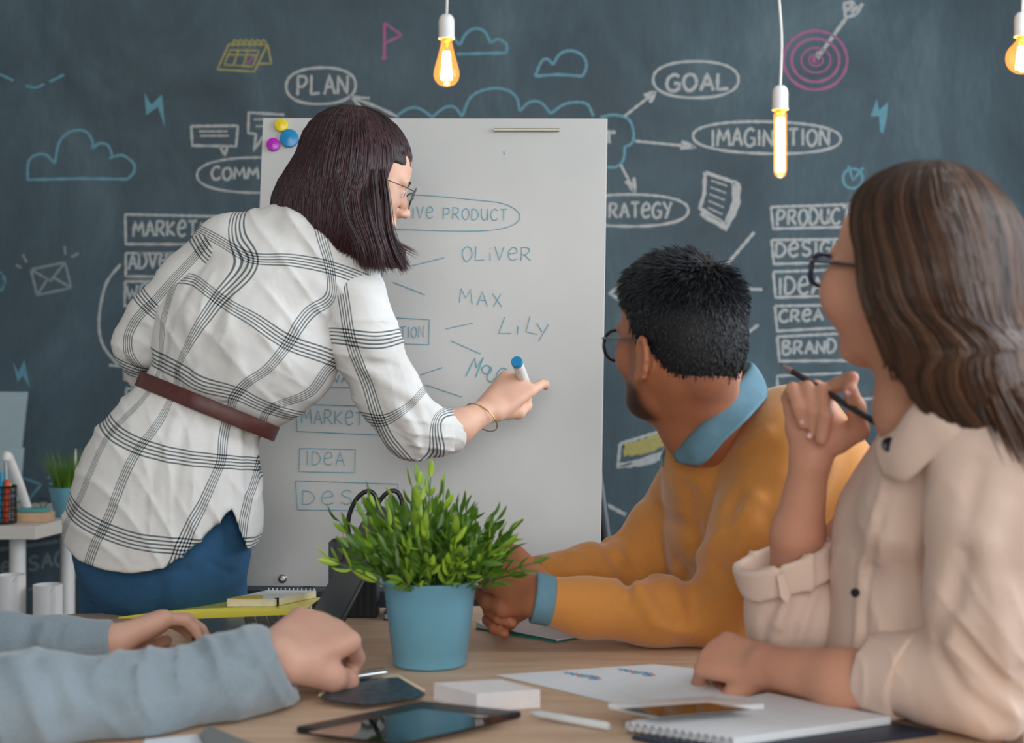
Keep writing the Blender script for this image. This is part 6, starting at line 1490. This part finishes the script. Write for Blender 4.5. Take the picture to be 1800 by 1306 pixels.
for a, w_, am in (([(348, 1130, 1.72), (362, 1155, 1.71), (360, 1190, 1.71)], .008, .010), ([(385, 1118, 1.73), (400, 1150, 1.72), (440, 1170, 1.73)], .008, .007), ([(480, 1150, 1.745), (450, 1190, 1.74), (430, 1240, 1.75)], .009, -.008), ([(470, 1170, 1.745), (440, 1215, 1.745)], .006, .006),
     ([(60, 1160, 1.60), (90, 1200, 1.59), (110, 1270, 1.60)], .010, .008), ([(20, 1160, 1.59), (60, 1230, 1.57), (80, 1300, 1.58)], .010, -.007), ([(130, 1160, 1.62), (150, 1210, 1.61), (200, 1250, 1.63)], .010, .006), ([(250, 1150, 1.66), (280, 1180, 1.66), (290, 1210, 1.67)], .010, .006),
     ([(50, 1100, 1.98), (40, 1140, 1.97)], .007, .006), ([(80, 1098, 1.99), (65, 1140, 1.98), (40, 1160, 1.98)], .006, -.005), ([(110, 1095, 2.0), (100, 1130, 1.985)], .004, .005)): F.fpx(a, w_, am)
for i in range(9):   # ribbed cuff of the far sleeve
    z = 1102+i*7.5; F.fpx([(122, z+3, 1.99), (196, z, 2.0)], .0016, .0022)
swG = organic('sweater', F, .0042, M_greyknit, PG)
organic('trousers', (lambda Q: [Q.chain([(np.array((-1.0, 1.67+s_, .50)), .105), (np.array((-.60, 1.67+s_, .50)), .076), (np.array((-.58, 1.67+s_, .10)), .058)], .03) for s_ in (-.11, .11)] and Q)(Field()), .009, simple('navy_trousers', (44, 50, 66), .9), PG)
for s_ in (-.11, .11):
    Q = Field(); Q.chain([(np.array((-.60, 1.67+s_, .045)), .042), (np.array((-.44, 1.67+s_, .04)), .038)], .02); Q.fn(lambda X: .002-X[..., 2], 'i', .002); organic('shoe', Q, .008, simple('dark_shoe', (36, 34, 34), .5), PG)
F = Field(); F.ell(LG(0, -.014, .040), (.081, .101, .088), RG); F.ell(LG(0, -.055, -.012), (.068, .056, .062), RG, .03)
def fg(X):
    q = (X-cG)@RG; return np.maximum(q[..., 1]-np.interp(q[..., 2], [-.07, -.03, 0, .03, .055, .08, .13], [-.036, -.027, .02, .034, .052, .088, .12]), np.interp(q[..., 1], [-.12, -.05, .02], [-.078, -.07, -.02])-q[..., 2])*.8
F.fn(fg, 'i', .006); organic('hair', F, .006, simple('brown_hair_short', (60, 44, 34), .7, .3, 90, bump=.8, bscale=250), PG)
# ------------------------------------------------------------ stools that carry the seated people
for (x, y, lb) in ((.58, 2.42, 'low wooden stool under the man in mustard, hidden by the table'), (.68, 1.80, 'low wooden stool under the woman in blush, hidden by the table'), (-1.03, 1.67, 'low wooden stool under the person in grey, outside the left edge')):
    s_ = empty('stool', (x, y, 0), lb, 'stool', 'stools round the meeting table')
    MB().lathe((x, y, .375), [(0, 0), (.16, 0), (.17, .008), (.17, .022), (.16, .03), (0, .03)], 32).build('seat', M_wood, s_, True)
    for a in (.8, 2.4, 3.9, 5.5): MB().tube([(x+.19*math.cos(a), y+.19*math.sin(a), 0), (x+.13*math.cos(a), y+.13*math.sin(a), .376)], .013, 8).build('leg', M_wood, s_, True)
